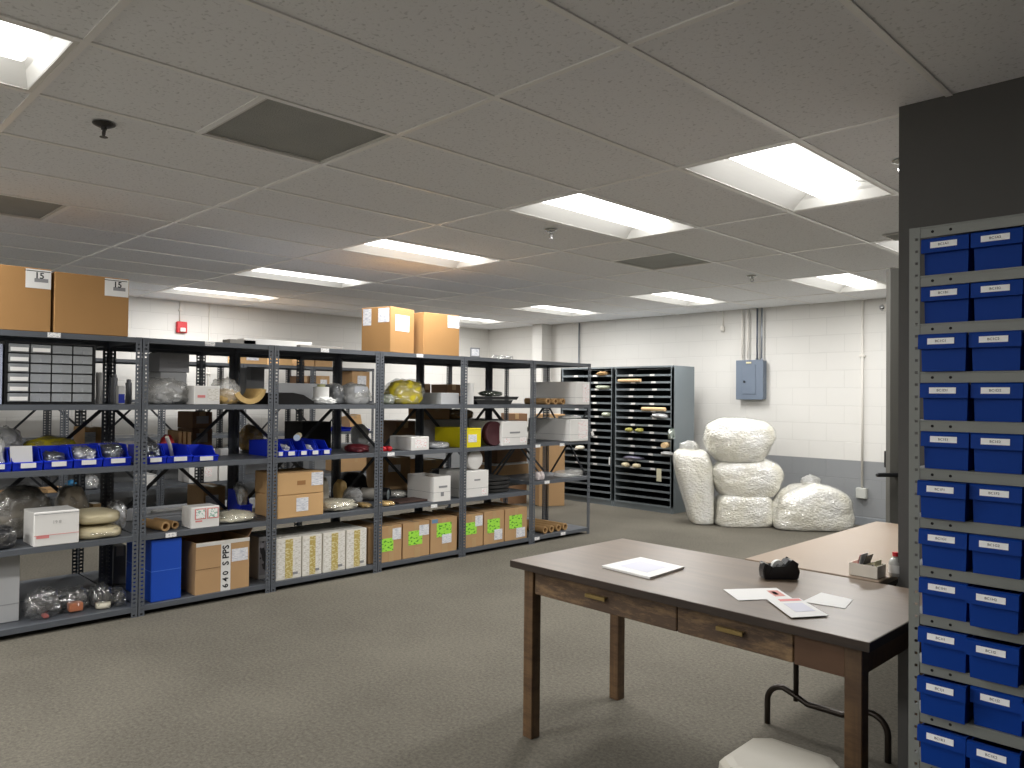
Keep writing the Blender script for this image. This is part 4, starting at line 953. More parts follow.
# lower shelf
b = carton('carton', 'white carton on the lower shelf right of the fourth post pair', 'box', 463.5, 489, 471, S3, .34, WCARD, XF+.015, tape=False)
face(b, 'seam', 0, 1, .33, .34, GREYINK); face(b, 'print', .42, .66, .62, .68, GREYINK); face(b, 'print', .72, .9, .06, .3, REDP); lside(b, 'seam', 0, 1, .33, .34, GREYINK)
zz = S3+b['_h']+.003
o = MB().lathe([(.0005, 0), (.082, 0), (.088, .006), (.088, .05), (.07, .062), (.0005, .066)], 30, (0, 0, 0), 'X').build('round_pad', WCARD, None, 'auto'); tag(o, 'round white pad standing on the white carton on the lower shelf', 'pad'); o.location = (XA-.14, on_plane(473, 460, 0, XA-.12).y, zz+.0885)
for k in range(4):
    y0 = on_plane(490+k*.5, 485, 0, XF-.04).y; y1 = on_plane(514, 485, 0, XF-.04).y; w = y1-y0
    o = lump(.34, w, .036, 95+k, .06, 1.5, 4.5).build('foam_sheet', BLACKF, None, True); tag(o, ['lowest black foam sheet beside the white carton', 'second black foam sheet from below beside the white carton', 'third black foam sheet from below beside the white carton', 'topmost black foam sheet beside the white carton'][k], 'foam', 'stacked black foam sheets'); o.location = (XF-.22, (y0+y1)/2, S3+.001+k*.0365)
b = carton('carton', 'brown box with torn white top on the rear shelf behind the black foam sheets', 'box', 494, 529, 465, S3, .35, CARD, XA-.75, tape=False); MB().box(-.3, .0, -b['_w']/2+.01, b['_w']/2-.01, b['_h']+.0005, b['_h']+.02, .004).build('torn_lid', WCARD, b)
b2 = carton('carton', 'dark brown box on the rear shelf above the one with the torn white top', 'box', 497, 527, 446, S3+b['_h']+.023, .3, CARDD, XA-.77, tape=False)

# --- end unit
E2, E3, E4 = .9505, .5855, .0635
b = carton('carton', 'upper long white box on the end unit, resting near eye level', 'box', 575.5, 590, 382, S1, .60, WCARD, XA+.03, 'long white boxes on the end unit', tape=False)
b.location.z = S1+.001; b.scale = (1, 1, 1)
face(b, 'print', .5, .98, .1, .9, REDP); face(b, 'seam', 0, 1, .3, .31, GREYINK); lside(b, 'seam', 0, 1, .3, .31, GREYINK)
p0 = on_plane(544, 402, 0, XF)
for k, u in enumerate((550, 557.5, 565)):
    yy = on_plane(u, 402, 0, XA+.0).y
    o = roll('cardboard_tube', ['left short tan tube in front of the upper long white box', 'middle short tan tube in front of the upper long white box', 'right short tan tube in front of the upper long white box'][k], 'tube', yy-.02, S1, XA-.004, .030, .30, KRAFT, 'short tan tubes'); 
b = carton('carton', 'lower long white box on the end unit, above the clear film', 'box', 570, 588.5, 419.5, E2, .58, WCARD, XA+.025, 'long white boxes on the end unit', tape=False)
face(b, 'print', .45, .97, .1, .9, REDP); face(b, 'seam', 0, 1, .3, .31, GREYINK); lside(b, 'seam', 0, 1, .3, .31, GREYINK)
zz = E2+b['_h']+.003
bundle('film_bag', 'small white film bag lying on the lower long white box', 'bag', 568, 586, 415.5, zz, .2, M('white_film', '#d9d9d6'), 101, XF-.05, None, h=.03)
o = lump(.2, .36, .06, 103, .12, 2, 3.4, .1).build('clear_film', CLEARH, None, True); tag(o, 'clear plastic film bag lying flat on the third shelf of the end unit', 'film'); o.location = (XA-.14, on_plane(571, 478, 0, XA-.1).y, E3+.001)
for k, u in enumerate((536.5, 542.5)):
    o = lump(.08, .055, .085, 105+k, .15, 2, 2.6, .2).build('paper_bag', M('pinkish_white', '#e4d8d6', .6, 0, .06, 14, .4, 30), None, True); tag(o, ['left pale crumpled bag on the third shelf of the end unit', 'right pale crumpled bag on the third shelf of the end unit'][k], 'bag', 'pale crumpled bags'); o.location = (XA-.08, on_plane(u, 478, 0, XA-.06).y+.03*(k == 0), E3+.001)
for k, u in enumerate((544.5, 551, 558, 564.5)):
    o = roll('cardboard_tube', ['leftmost long tan tube on the floor-level shelf of the end unit', 'second long tan tube on the floor-level shelf of the end unit', 'third long tan tube on the floor-level shelf of the end unit', 'rightmost long tan tube on the floor-level shelf of the end unit'][k], 'tube', on_plane(u, 528, 0, XA-.06).y, E4, XA-.05, .034, .42, KRAFT, 'long tan tubes'); 

# --- far wall shelving contents seen through the gaps
ZC = RH+.0005
for k, (u0, u1, vt, mt, lab) in enumerate(((239, 268, 352, CARDP, 'tan box with a white label on top of the far wall shelving'), (279, 293, 353, CARDP, 'small tan box on top of the far wall shelving'),
                                           (302, 315, 354, CARD, 'left brown box of a pair on top of the far wall shelving'), (315.5, 333, 354, CARD, 'right brown box of a pair on top of the far wall shelving'))):
    b = carton('carton', lab, 'box', u0, u1, vt, ZC, .3, mt, XC-.03, 'boxes on top of the far shelving')
    if k == 0: face(b, 'label', .25, .68, .3, .95, LABELP)
for k, (u0, u1, vt, lab) in enumerate(((302, 309, 376, 'narrow brown box on the far wall shelving near eye level'), (316, 330, 376, 'brown box with a white label on the far wall shelving near eye level'),
                                       (352, 370, 371.5, 'brown labelled box on the end of the far wall shelving'))):
    b = carton('carton', lab, 'box', u0, u1, vt, 1.3165, .3, [CARDD, CARD, CARD][k], XC-.03)
    if k: face(b, 'label', .3, .8, .35, .85, LABELP)
for k, (u0, u1, vt, lab) in enumerate(((145, 158, 475, 'white box at the left on the low far wall shelf'), (189, 201, 464, 'white box in the middle of the low far wall shelf'), (203.5, 218, 464.5, 'white box with red marks on the low far wall shelf'), (219, 231, 465.5, 'white box at the right on the low far wall shelf'))):
    b = carton('carton', lab, 'box', u0, u1, vt, .411, .3, WCARD, XC-.03, 'white boxes on the far shelving', tape=False)
    if k == 2: face(b, 'print', .1, .6, .3, .8, REDP)
o = MB().box(-.3, 0, -.36, .36, 0, .03, .003).build('flat_carton', CARDP); tag(o, 'flattened brown carton on the low far wall shelf at the left edge', 'box'); o.location = (XC-.04, on_plane(28, 487, 0, XC).y, .412)
o = lump(.1, .12, .11, 111, .1, 2, 2.6).build('blue_bundle', M('cyan_wrap', '#2a80b5', .5, 0, .2, 10), None, True); tag(o, 'cyan blue bundle on the low far wall shelf at left', 'bundle'); o.location = (XC-.1, on_plane(72, 484, 0, XC-.08).y, .412)
bundle('silver_bag', 'silver film bag on the low far wall shelf left of the first post pair', 'bag', 86, 102, 476, .411, .2, SILVER, 112, XC-.05, CLEAR)
# tall cartons on the floor by the cabinets
p = on_plane(555, 502, 2, 0)
b = box_at('tall_carton', 'tall brown carton standing on the floor left of the slotted cabinets', 'box', 0, -.17, .17, 0, 1.17, .30, CARD, 'tall floor cartons'); b.location = (-6.61, 7.30, .001); b.rotation_euler.z = R(-30)
b = box_at('tall_carton', 'tall brown carton on the floor behind the end shelving unit, beside its twin', 'box', 0, -.14, .14, 0, 1.17, .3, CARDD, 'tall floor cartons'); b.location = (-7.06, 7.11, .001); b.rotation_euler.z = R(-30)

# ================================================================== slotted cabinets on the back wall (front toward -y)
CY = 7.90; CD = .47; CH = 1.785; NSL = 19
CX = [-7.01, -6.10, -5.20]
def cab_x(u): return on_plane(u, 440, 1, CY).x
CLBL = ['grey pigeonhole cabinet with thin slots, partly behind the end shelving unit', 'grey pigeonhole cabinet with many thin slots beside the white packing sacks']
pitch = (CH-.10)/NSL
for k in range(2):
    x0, x1 = CX[k]+.004, CX[k+1]-.004; w = x1-x0
    t = empty('pigeonhole_cabinet', CLBL[k], 'cabinet', ((x0+x1)/2, CY, 0), R(-90), 'pigeonhole cabinets')
    b = MB(); e = .022
    b.box(-CD, 0, -w/2, -w/2+e, 0, CH); b.box(-CD, 0, w/2-e, w/2, 0, CH); b.box(-CD, 0, -w/2+e, w/2-e, CH-.02, CH); b.box(-CD, -.01, -w/2+e, w/2-e, 0, .07)
    b.box(-.022, .0, -w/2-.0, -w/2+.034, 0.071, CH-.021); b.box(-.022, .0, w/2-.034, w/2, 0.071, CH-.021)
    b.build('case', CABM, t)
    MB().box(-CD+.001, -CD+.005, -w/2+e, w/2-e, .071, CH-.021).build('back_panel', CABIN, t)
    for s in range(NSL):
        z = .075+pitch*s
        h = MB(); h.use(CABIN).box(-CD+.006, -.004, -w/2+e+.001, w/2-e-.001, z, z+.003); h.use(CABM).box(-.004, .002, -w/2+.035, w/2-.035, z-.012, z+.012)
        sh = h.build('slot_shelf', CABM, t)
        if s > 4:
            for fy in (-.2+.02*(s % 3), .2-.02*(s % 4)):
                MB().box(.0022, .0034, fy*w-.034, fy*w+.034, z-.011, z+.013).build('label', PAPER, sh)
def slot_thing(name, label, cat, u, v, w, h, d, mat, seed, film=None, out=.06, kind='lump'):
    q = on_plane(u, v, 1, CY-.01)
    s = max(0, min(NSL-1, int((q.z-.075)/pitch+.25))); z = .075+pitch*s+.0045
    if kind == 'lump': o = lump(d, w, min(h, pitch-.02), seed, .22, 2.6, 2.4, .2, 3).build(name, mat, None, True)
    else:
        m_ = MB(); m_.lathe([(.001, -w/2), (h/2, -w/2), (h/2, w/2), (.001, w/2)], 16, (0, 0, h/2), 'Y'); o = m_.build(name, mat, None, 'auto')
    tag(o, label, cat); o.rotation_euler.z = R(-90); o.location = (q.x, CY-out+d/2, z)
    if kind == 'lump': o.location.z = z
    return o
GRNBAG = M('grey_green_film', '#9aa08c')
slot_thing('kraft_roll', 'tan paper roll in the second slot of the right pigeonhole cabinet', 'roll', 630, 383, .34, .04, .06, M('pale_kraft', '#d9b98c', .7), 1, out=.05, kind='roll')
slot_thing('kraft_roll', 'tan paper roll in the fifth slot of the right pigeonhole cabinet, near its right side', 'roll', 654, 406.5, .34, .045, .06, MATS['pale_kraft'], 2, out=.05, kind='roll')
slot_thing('kraft_bundle', 'brown bundle in the top slot of the left pigeonhole cabinet', 'bundle', 601, 371, .16, .06, .2, KRAFT, 3)
slot_thing('parts_bag', 'pale green bag in the third slot of the left pigeonhole cabinet', 'bag', 602, 389, .24, .05, .2, GRNBAG, 4)
slot_thing('parts_bag', 'silver bag in the sixth slot at the right side of the right pigeonhole cabinet', 'bag', 659, 418, .24, .07, .25, SILVER, 5, out=.09)
slot_thing('parts_bag', 'grey bag in the middle of the left pigeonhole cabinet', 'bag', 606, 418, .14, .06, .2, GRNBAG, 6)
slot_thing('wrapped_part', 'left olive wrapped part in a slot of the right pigeonhole cabinet', 'part', 629.5, 432.5, .09, .05, .12, M('olive_wrap', '#a5a052', .5, 0, .3, 20), 7, out=.08)
slot_thing('wrapped_part', 'right olive wrapped part in a slot of the right pigeonhole cabinet', 'part', 640, 432.5, .09, .05, .12, MATS['olive_wrap'], 8, out=.08)
slot_thing('parts_bag', 'grey violet bag in a lower slot of the right pigeonhole cabinet', 'bag', 632, 456, .3, .05, .2, M('violet_grey_film', '#6c6a7c', .4, 0, .3, 14, .5, 30, coat=.4), 9)
slot_thing('wrapped_part', 'left cream wrapped part in a lower slot of the right pigeonhole cabinet', 'part', 627, 463.5, .1, .055, .12, CREAM, 10, out=.09)
slot_thing('wrapped_part', 'right cream wrapped part in a lower slot of the right pigeonhole cabinet', 'part', 637.5, 464, .1, .055, .12, CREAM, 11, out=.09)
slot_thing('parts_bag', 'pale bag behind the end shelving unit in the left pigeonhole cabinet', 'bag', 580.5, 447, .12, .05, .15, IVORY, 12, out=.09)
slot_thing('film_bag', 'clear film bag poking from a slot beside the left sack', 'bag', 667, 450.5, .16, .05, .2, GREYFOAM, 13, out=.1)
def hang_tag(label, u, v, w, h, mat, tilt=0):
    q = on_plane(u, v, 1, CY-.012)
    o = MB().box(.0, .003, -w/2, w/2, -h/2, h/2, .0008).build('paper_tag', mat); tag(o, label, 'tag'); o.location = (q.x, CY-.012, q.z); o.rotation_euler = (R(tilt), 0, R(-90)); return o
hang_tag('cream paper tag hanging from a slot lip of the right pigeonhole cabinet', 659, 475, .07, .155, M('cream_tag', '#d3cfb4', .6))
hang_tag('slim white tag hanging from a slot lip of the left pigeonhole cabinet', 609.5, 461, .024, .10, PAPER)
hang_tag('small white tag tilted at the post of the end shelving unit', 592.5, 433.5, .04, .06, PAPER, 25)
o = lump(.07, .12, .13, 14, .2, 2.6, 2.4, .25, 3).build('film_bag', MClear('green_film', '#8fb5a0', .5), None, True); tag(o, 'greenish clear film hanging at the right edge of the right pigeonhole cabinet', 'film'); q = on_plane(673, 433, 1, CY-.05); o.location = (q.x-.02, CY-.05, q.z-.07)
o = roll('kraft_roll', 'tan roll end poking out of a slot just above the left sack', 'roll', 0, 0, 0, .034, .3, MATS['pale_kraft'], hollow=False); q = on_plane(676, 450.5, 1, CY-.1); zz = .075+pitch*max(0, int((q.z-.075)/pitch+.3))+.0045
o.location = (-5.27, CY-.10, zz+.035); o.rotation_euler.z = R(-78)

# ================================================================== sacks of packing foam
def sackmat():
    mt = bpy.data.materials.new('packed_foam_sack'); mt.use_nodes = True; nt = mt.node_tree; b = nt.nodes['Principled BSDF']
    b.inputs['Roughness'].default_value = .5; b.inputs['Coat Weight'].default_value = 1; b.inputs['Coat Roughness'].default_value = .07
    tc = nt.nodes.new('ShaderNodeTexCoord')
    vo = nt.nodes.new('ShaderNodeTexVoronoi'); vo.inputs['Scale'].default_value = 34
    mp = nt.nodes.new('ShaderNodeMapping'); mp.inputs['Scale'].default_value = (1, 1, 1.5)
    nt.links.new(tc.outputs['Object'], mp.inputs[0]); nt.links.new(mp.outputs[0], vo.inputs['Vector'])
    n = nt.nodes.new('ShaderNodeTexNoise'); n.inputs['Scale'].default_value = 4; n.inputs['Detail'].default_value = 4; nt.links.new(tc.outputs['Object'], n.inputs['Vector'])
    rp = nt.nodes.new('ShaderNodeValToRGB'); rp.color_ramp.elements[0].position = .35; rp.color_ramp.elements[1].position = .75
    rp.color_ramp.elements[0].color = lin('#faf9f6'); rp.color_ramp.elements[1].color = lin('#f3eeda')
    nt.links.new(n.outputs['Fac'], rp.inputs[0]); nt.links.new(rp.outputs[0], b.inputs['Base Color'])
    bp = nt.nodes.new('ShaderNodeBump'); bp.inputs['Strength'].default_value = .8; bp.inputs['Distance'].default_value = .011; bp.invert = True
    nt.links.new(vo.outputs['Distance'], bp.inputs['Height'])
    n3 = nt.nodes.new('ShaderNodeTexNoise'); n3.inputs['Scale'].default_value = 34; n3.inputs['Detail'].default_value = 5; n3.inputs['Distortion'].default_value = 1.5; nt.links.new(tc.outputs['Object'], n3.inputs['Vector'])
    b2 = nt.nodes.new('ShaderNodeBump'); b2.inputs['Strength'].default_value = .5; b2.inputs['Distance'].default_value = .013
    nt.links.new(n3.outputs['Fac'], b2.inputs['Height']); nt.links.new(bp.outputs['Normal'], b2.inputs['Normal'])
    nt.links.new(b2.outputs['Normal'], b.inputs['Normal']); nt.links.new(b2.outputs['Normal'], b.inputs['Coat Normal'])
    return mt
SACK = sackmat()
SFILM = MClear('sack_film', '#ffffff', .17, .10, .2, True, 16)
VX = Vector((RGT0.x, RGT0.y, 0)); VY = Vector((FWD.x, FWD.y, 0)).normalized()
def sack(label, u, base_v, dist, w, d, h, seed, z0=0, shape=None, tie=None, flat=.72, pw=3.0, amp=.1):
    q = at_depth(u, base_v, dist)
    m_ = lump(d, w, h, seed, amp, 1.5, pw, .025, 5, flat)
    if shape:
        for v in m_.bm.verts: v.co = Vector(shape(v.co.x, v.co.y, v.co.z/h, h))
    for v in m_.bm.verts:
        if v.co.z < .001: v.co.z = max(v.co.z, 0)
    f_ = MB(); f_.bm.free(); f_.bm = m_.bm.copy(); f_.bm.normal_update()
    for v in f_.bm.verts:
        if v.co.z < .004: continue
        p = v.co*9+Vector((seed, 0, 0))
        v.co += v.normal*(.004+.014*abs(noise.noise(p))+.008*abs(noise.noise(p*2.3)))
    o = m_.build('packing_sack', SACK, None, True); tag(o, label, 'sack', 'clear sacks of white packing foam')
    o.location = (q.x, q.y, z0); o.rotation_euler.z = YAW-R(90)
    f_.build('film', SFILM, o, True)
    if tie:
        k = lump(.12, .24, .13, seed+3, .3, 3, 1.6, .4).build('tied_neck', CLEARH, o, True); k.location = tie
    return o
# left leaning sack
sack('tall white foam sack leaning on the right pigeonhole cabinet, left of the sack stack', 696, 520, 8.62, .46, .38, .83, 201, 0, lambda x, y, z, h: (x, y*(.56+.5*z) + .13*(.5-z), z*h), (0, -.08, .79), pw=4.6, amp=.07)
s1 = sack('bottom white foam sack of the stack of three', 743, 524, 8.52, .64, .46, .36, 202, 0, lambda x, y, z, h: (x, y*(1.02-.1*z), z*h), None, pw=4.5, amp=.07)
s2 = sack('middle white foam sack of the stack of three', 746, 500, 8.55, .77, .48, .42, 203, .315, lambda x, y, z, h: (x, y*(.80+.25*math.sin(min(1, z*1.3)*1.57)), z*h), None, pw=3.4, amp=.07)
s3 = sack('top white foam sack of the stack of three, under the electrical panel', 738, 462, 8.55, .77, .48, .48, 204, .70, lambda x, y, z, h: (x, y*(.70+.34*math.sin(min(1, z*1.25)*1.57)), z*h), None, pw=3.2, amp=.08)
sack('low wide white foam sack with a tied neck at the right of the stack', 812, 532, 8.32, .88, .5, .50, 205, 0, lambda x, y, z, h: (x, y*(1.04-.16*z), z*h*(1-.16*abs(y)/.44)), (0, -.02, .46), pw=3.5, amp=.08)

# ================================================================== wooden table
TZ = .72
def woodmat(name, c0, c1, wear=None, rough=.45, scale=(2, 30, 30), coat=0):
    mt = bpy.data.materials.new(name); mt.use_nodes = True; nt = mt.node_tree; b = nt.nodes['Principled BSDF']
    b.inputs['Roughness'].default_value = rough
    if coat: b.inputs['Coat Weight'].default_value = coat; b.inputs['Coat Roughness'].default_value = .32
    tc = nt.nodes.new('ShaderNodeTexCoord'); mp = nt.nodes.new('ShaderNodeMapping'); mp.inputs['Scale'].default_value = scale
    nt.links.new(tc.outputs['Object'], mp.inputs[0])
    n = nt.nodes.new('ShaderNodeTexNoise'); n.inputs['Scale'].default_value = 1; n.inputs['Detail'].default_value = 6; n.inputs['Distortion'].default_value = .6; nt.links.new(mp.outputs[0], n.inputs['Vector'])
    rp = nt.nodes.new('ShaderNodeValToRGB'); rp.color_ramp.elements[0].position = .35; rp.color_ramp.elements[1].position = .68
    rp.color_ramp.elements[0].color = lin(c0); rp.color_ramp.elements[1].color = lin(c1)
    nt.links.new(n.outputs['Fac'], rp.inputs[0]); last = rp.outputs[0]
    if wear:
        n2 = nt.nodes.new('ShaderNodeTexNoise'); n2.inputs['Scale'].default_value = 9; n2.inputs['Detail'].default_value = 8; n2.inputs['Roughness'].default_value = .75
        mp2 = nt.nodes.new('ShaderNodeMapping'); mp2.inputs['Scale'].default_value = (1, .5, 2.2); nt.links.new(tc.outputs['Object'], mp2.inputs[0]); nt.links.new(mp2.outputs[0], n2.inputs['Vector'])
        r2 = nt.nodes.new('ShaderNodeValToRGB'); r2.color_ramp.elements[0].position = .44; r2.color_ramp.elements[1].position = .64
        nt.links.new(n2.outputs['Fac'], r2.inputs[0])
        mx = nt.nodes.new('ShaderNodeMix'); mx.data_type = 'RGBA'; mx.inputs[7].default_value = lin(wear)
        nt.links.new(r2.outputs[0], mx.inputs[0]); nt.links.new(last, mx.inputs[6]); last = mx.outputs[2]
    nt.links.new(last, b.inputs['Base Color']); return mt
TOPM = woodmat('walnut_laminate', '#5e4f40', '#6e5d4b', None, .42, (18, 2.2, 2), .3)
EDGEM = woodmat('walnut_edge', '#2b211a', '#382b22', None, .5, (3, 3, 40))
LEGM = woodmat('worn_oak_leg', '#57422d', '#6f5539', '#493423', .5, (30, 30, 2))
APM = woodmat('scuffed_apron', '#4a392c', '#5a4633', '#8d7150', .6, (30, 2, 8))
APM2 = woodmat('brown_apron', '#4b3524', '#614530', None, .5, (30, 2, 10))
BRASS = M('aged_brass', '#8f7a4c', .4, .5)
TW, TD = 1.43, .742
t = empty('wooden_table', 'dark brown wooden table with scuffed drawers, papers and a tape dispenser on top', 'table', (-1.532, 2.222, 0), R(-90)+R(-.8))
tb = MB(); tb.use(TOPM).box(-TD, 0, -TW/2, TW/2, TZ-.028, TZ, .002)
o = tb.build('tabletop', TOPM, t)
eb = MB(); eb.box(.0002, .0012, -TW/2, TW/2, TZ-.027, TZ-.001); eb.box(-TD, 0, TW/2+.0002, TW/2+.0012, TZ-.027, TZ-.001); eb.box(-TD, 0, -TW/2-.0012, -TW/2-.0002, TZ-.027, TZ-.001); eb.build('edge_band', EDGEM, o)
LG = .05; fx = -.05; zt = TZ-.0285
for (lx, ly) in ((fx, -TW/2+.046), (fx, TW/2-.074), (-TD+.115, -TW/2+.034), (-TD+.115, TW/2-.074)):
    MB().box(lx-LG, lx, ly-LG/2+.01, ly+LG/2+.01, 0, zt, .002).build('leg', LEGM, t)
yL, yR = -TW/2+.084, TW/2-.092
ap = MB(); z0 = zt-.105
ap.box(-TD+.085, -TD+.105, yL, yR, z0, zt); ap.box(-TD+.117, fx-LG-.001, -TW/2+.04, -TW/2+.06, z0, zt); ap.box(-TD+.117, fx-LG-.001, TW/2-.08, TW/2-.06, z0, zt)
yS = yL+(yR-yL)*.878
ap.box(fx-.03, fx-.008, yS+.002, yR, z0, zt)
ap.box(fx-.035, fx-.025, yL, yS, z0, zt)
ap.build('apron', APM2, t)
yM = yL+(yR-yL)*.545
for (a, b_, mt) in ((yL+.003, yM-.002, APM), (yM+.002, yS-.002, APM)):
    d = MB().box(fx-.024, fx-.006, a, b_, z0+.002, zt-.003, .003).build('drawer', mt, t)
    yc = a+(b_-a)*.485 if a < yM-.1 else a+(b_-a)*.50
    hdl = MB(); hdl.box(fx-.0055, fx+.012, yc-.048, yc+.048, z0+.057, z0+.062, .001); hdl.box(fx+.010, fx+.013, yc-.048, yc+.048, z0+.048, z0+.062, .001); hdl.build('pull', BRASS, d)
# papers
def sheet(name, label, cat, pts, z, th, mat, marks=()):
    """a thin stack with a four cornered outline lying at height z"""
    cx = sum(p[0] for p in pts)/4; cy = sum(p[1] for p in pts)/4
    m_ = MB(); m_.prism([(p[0]-cx, p[1]-cy, 0) for p in pts], (0, 0, th)); o = m_.build(name, mat); tag(o, label, cat); o.location = (cx, cy, z)
    for (nm, quad, mk) in marks:
        def P(a, b_):
            A, B, C_, D = [Vector((p[0]-cx, p[1]-cy, th+.0003)) for p in pts]
            return A.lerp(B, a).lerp(D.lerp(C_, a), b_)
        MB().prism([P(quad[0], quad[2]), P(quad[1], quad[2]), P(quad[1], quad[3]), P(quad[0], quad[3])], (0, 0, .0003)).build(nm, mk, o)
    return o
z = TZ+.001
sheet('paper_stack', 'stack of white papers on the left half of the wooden table', 'papers', [(-1.904, 2.40), (-1.659, 2.375), (-1.672, 2.625), (-1.897, 2.648)], z, .008, PAPER, [('print', (.2, .8, .2, .75), M('pale_print', '#cfcfda', .7))])
sheet('envelope', 'white envelope with a red stamp mark partly under another sheet on the wooden table', 'envelope', [(-1.396, 2.44), (-1.285, 2.345), (-1.175, 2.505), (-1.278, 2.60)], z, .0015, PAPER, [('stamp', (.25, .8, .74, .94), M('stamp_red', '#c98a80', .7)), ('postmark', (.35, .65, .78, .86), GREYINK)])
o = sheet('letter', 'white letter with red heading nearest the front edge of the wooden table', 'letter', [(-1.222, 2.418), (-1.068, 2.272), (-1.0, 2.380), (-1.155, 2.513)], z+.003, .0015, PAPER, [('heading', (.04, .16, .3, .95), REDINK), ('print', (.28, .75, .3, .85), M('pale_print', '#cfcfda'))])
sheet('card', 'blank white card right of the red headed letter', 'card', [(-1.142, 2.655), (-1.135, 2.491), (-1.002, 2.511), (-1.029, 2.643)], z, .001, PAPER)
# tape dispenser
t = empty('tape_dispenser', 'black desktop tape dispenser on the wooden table', 'tape dispenser', (-1.345, 2.755, TZ+.001), R(46))
m_ = MB(); L_ = .128; Wd = .056
pr = [(-L_/2, 0), (L_/2, 0), (L_/2+.006, .03), (L_/2-.01, .066), (L_/2-.035, .072), (L_/2-.056, .05), (-.014, .03), (-L_/2+.026, .05), (-L_/2+.004, .06), (-L_/2-.004, .03)]
m_.prism([(x, -Wd/2, z_) for x, z_ in pr], (0, Wd, 0))
es = m_.bm.edges[:]; bmesh.ops.bevel(m_.bm, geom=es, offset=.003, segments=2, affect='EDGES')
m_.build('body', M('black_gloss', '#141416', .28), t)
m_ = MB(); m_.lathe([(.011, -.0095), (.024, -.0095), (.024, .0095), (.011, .0095), (.011, -.0095)], 28, (-.004, 0, .0435), 'Y'); m_.build('tape_roll', M('tape_white', '#d9d9d4', .3), t, 'auto')
for s in (-1, 1):
    ck = MB(); ck.prism([(-.045, s*Wd/2, .02), (.055, s*Wd/2, .02), (.062, s*Wd/2, .060), (.04, s*Wd/2, .074), (.012, s*Wd/2, .050), (-.03, s*Wd/2, .048)], (0, s*.004, 0)); ck.build('cheek', MATS['black_gloss'], t)
MB().box(-L_/2-.006, -L_/2+.006, -.012, .012, .053, .058).build('cutter', CHROME, t)

# ================================================================== folding table
FZ = .722; fx0, fx1, fy0, fy1 = -1.605, -1.062, 2.976, 4.44
t = empty('folding_table', 'tan topped folding table behind the wooden table', 'table', ((fx0+fx1)/2, fy0, 0), 0)
hw = (fx1-fx0)/2; ln = fy1-fy0
TAN = M('tan_laminate', '#8d7a66', .45, 0, .06, 3, coat=.12)
o = MB().box(-hw, hw, 0, ln, FZ-.022, FZ, .003).build('tabletop', TAN, t)
MB().box(-hw+.02, hw-.02, .02, ln-.02, FZ-.05, FZ-.0225).build('apron', M('dark_frame', '#2e2b28', .5), t)
for yy, s in ((.16, 1), (ln-.16, -1)):
    lm = MB(); DK = M('bronze_tube', '#37302a', .35, .5)
    pts = [(-hw+.025, yy, 0), (-hw+.025, yy, .09)]
    for k in range(7):
        a = k/6*math.pi/2; pts.append((-hw+.025+.07*(1-math.cos(a)), yy, .10+.07*math.sin(a)))
    pts += [(-hw+.14, yy, .155), (-hw+.2, yy, .13)]
    right = [(-p[0], p[1], p[2]) for p in reversed(pts)]
    lm.tube(pts+right, .0125, 10)
    for x in (-.12, .12): lm.cyl((x, yy, .13), (x, yy, FZ-.051), .011, n=10)
    lm.build('leg', DK, t, True)
# white tray box with cards on it
t = empty('paper_box', 'small white open box of cards and clips on the folding table', 'box', (-1.132, 3.045, FZ+.001), R(-2)); t.scale = (.88, .88, .95)
m_ = MB(); m_.box(-.06, .06, -.045, .045, 0, .003); th = .003
m_.box(-.06, -.057, -.045, .045, .003, .048); m_.box(.057, .06, -.045, .045, .003, .048); m_.box(-.057, .057, -.045, -.042, .003, .048); m_.box(-.057, .057, .042, .045, .003, .048); m_.box(-.002, .001, -.042, .042, .003, .045)
m_.build('tray', M('cream_card', '#e4ddd0', .6), t)
for k, (mt, a, x) in enumerate(((M('pink_card', '#c98f8c', .6), 28, -.040), (PAPER, 22, -.030), (BLACK, 34, -.018))):
    q = MB().box(-.001, .001, -.036, .036, 0, .082).build('card', mt, t); q.location = (x, 0, .005); q.rotation_euler.y = R(a*.6)
q = lump(.04, .05, .04, 301, .3, 3, 2.2, .2, 3).build('clips', BLACK, t); q.location = (.03, 0, .004)
q = MB().box(-.001, .001, -.036, .036, 0, .06).build('card', M('pale_yellow_card', '#d9d4b0', .6), t); q.location = (.045, 0, .005)
bq = on_plane(895.5, 576, 2, FZ)
t = empty('bottle', 'small clear bottle with a red cap half hidden at the dark wall end', 'bottle', (max(bq.x, fx0), bq.y, FZ+.001)); t.scale = (.85, .85, .86)
MB().lathe([(.001, 0), (.026, 0), (.028, .006), (.028, .06), (.02, .075), (.011, .08), (.011, .086)], 20).build('body', M('grey_bottle', '#a9a9a4', .25, coat=.5), t, 'auto')
MB().cyl((0, 0, .0865), (0, 0, .104), .013, n=16).build('cap', RED, t, 'auto'); MB().lathe([(.0286, .015), (.0286, .05)], 20).build('label', PAPER, t, True)

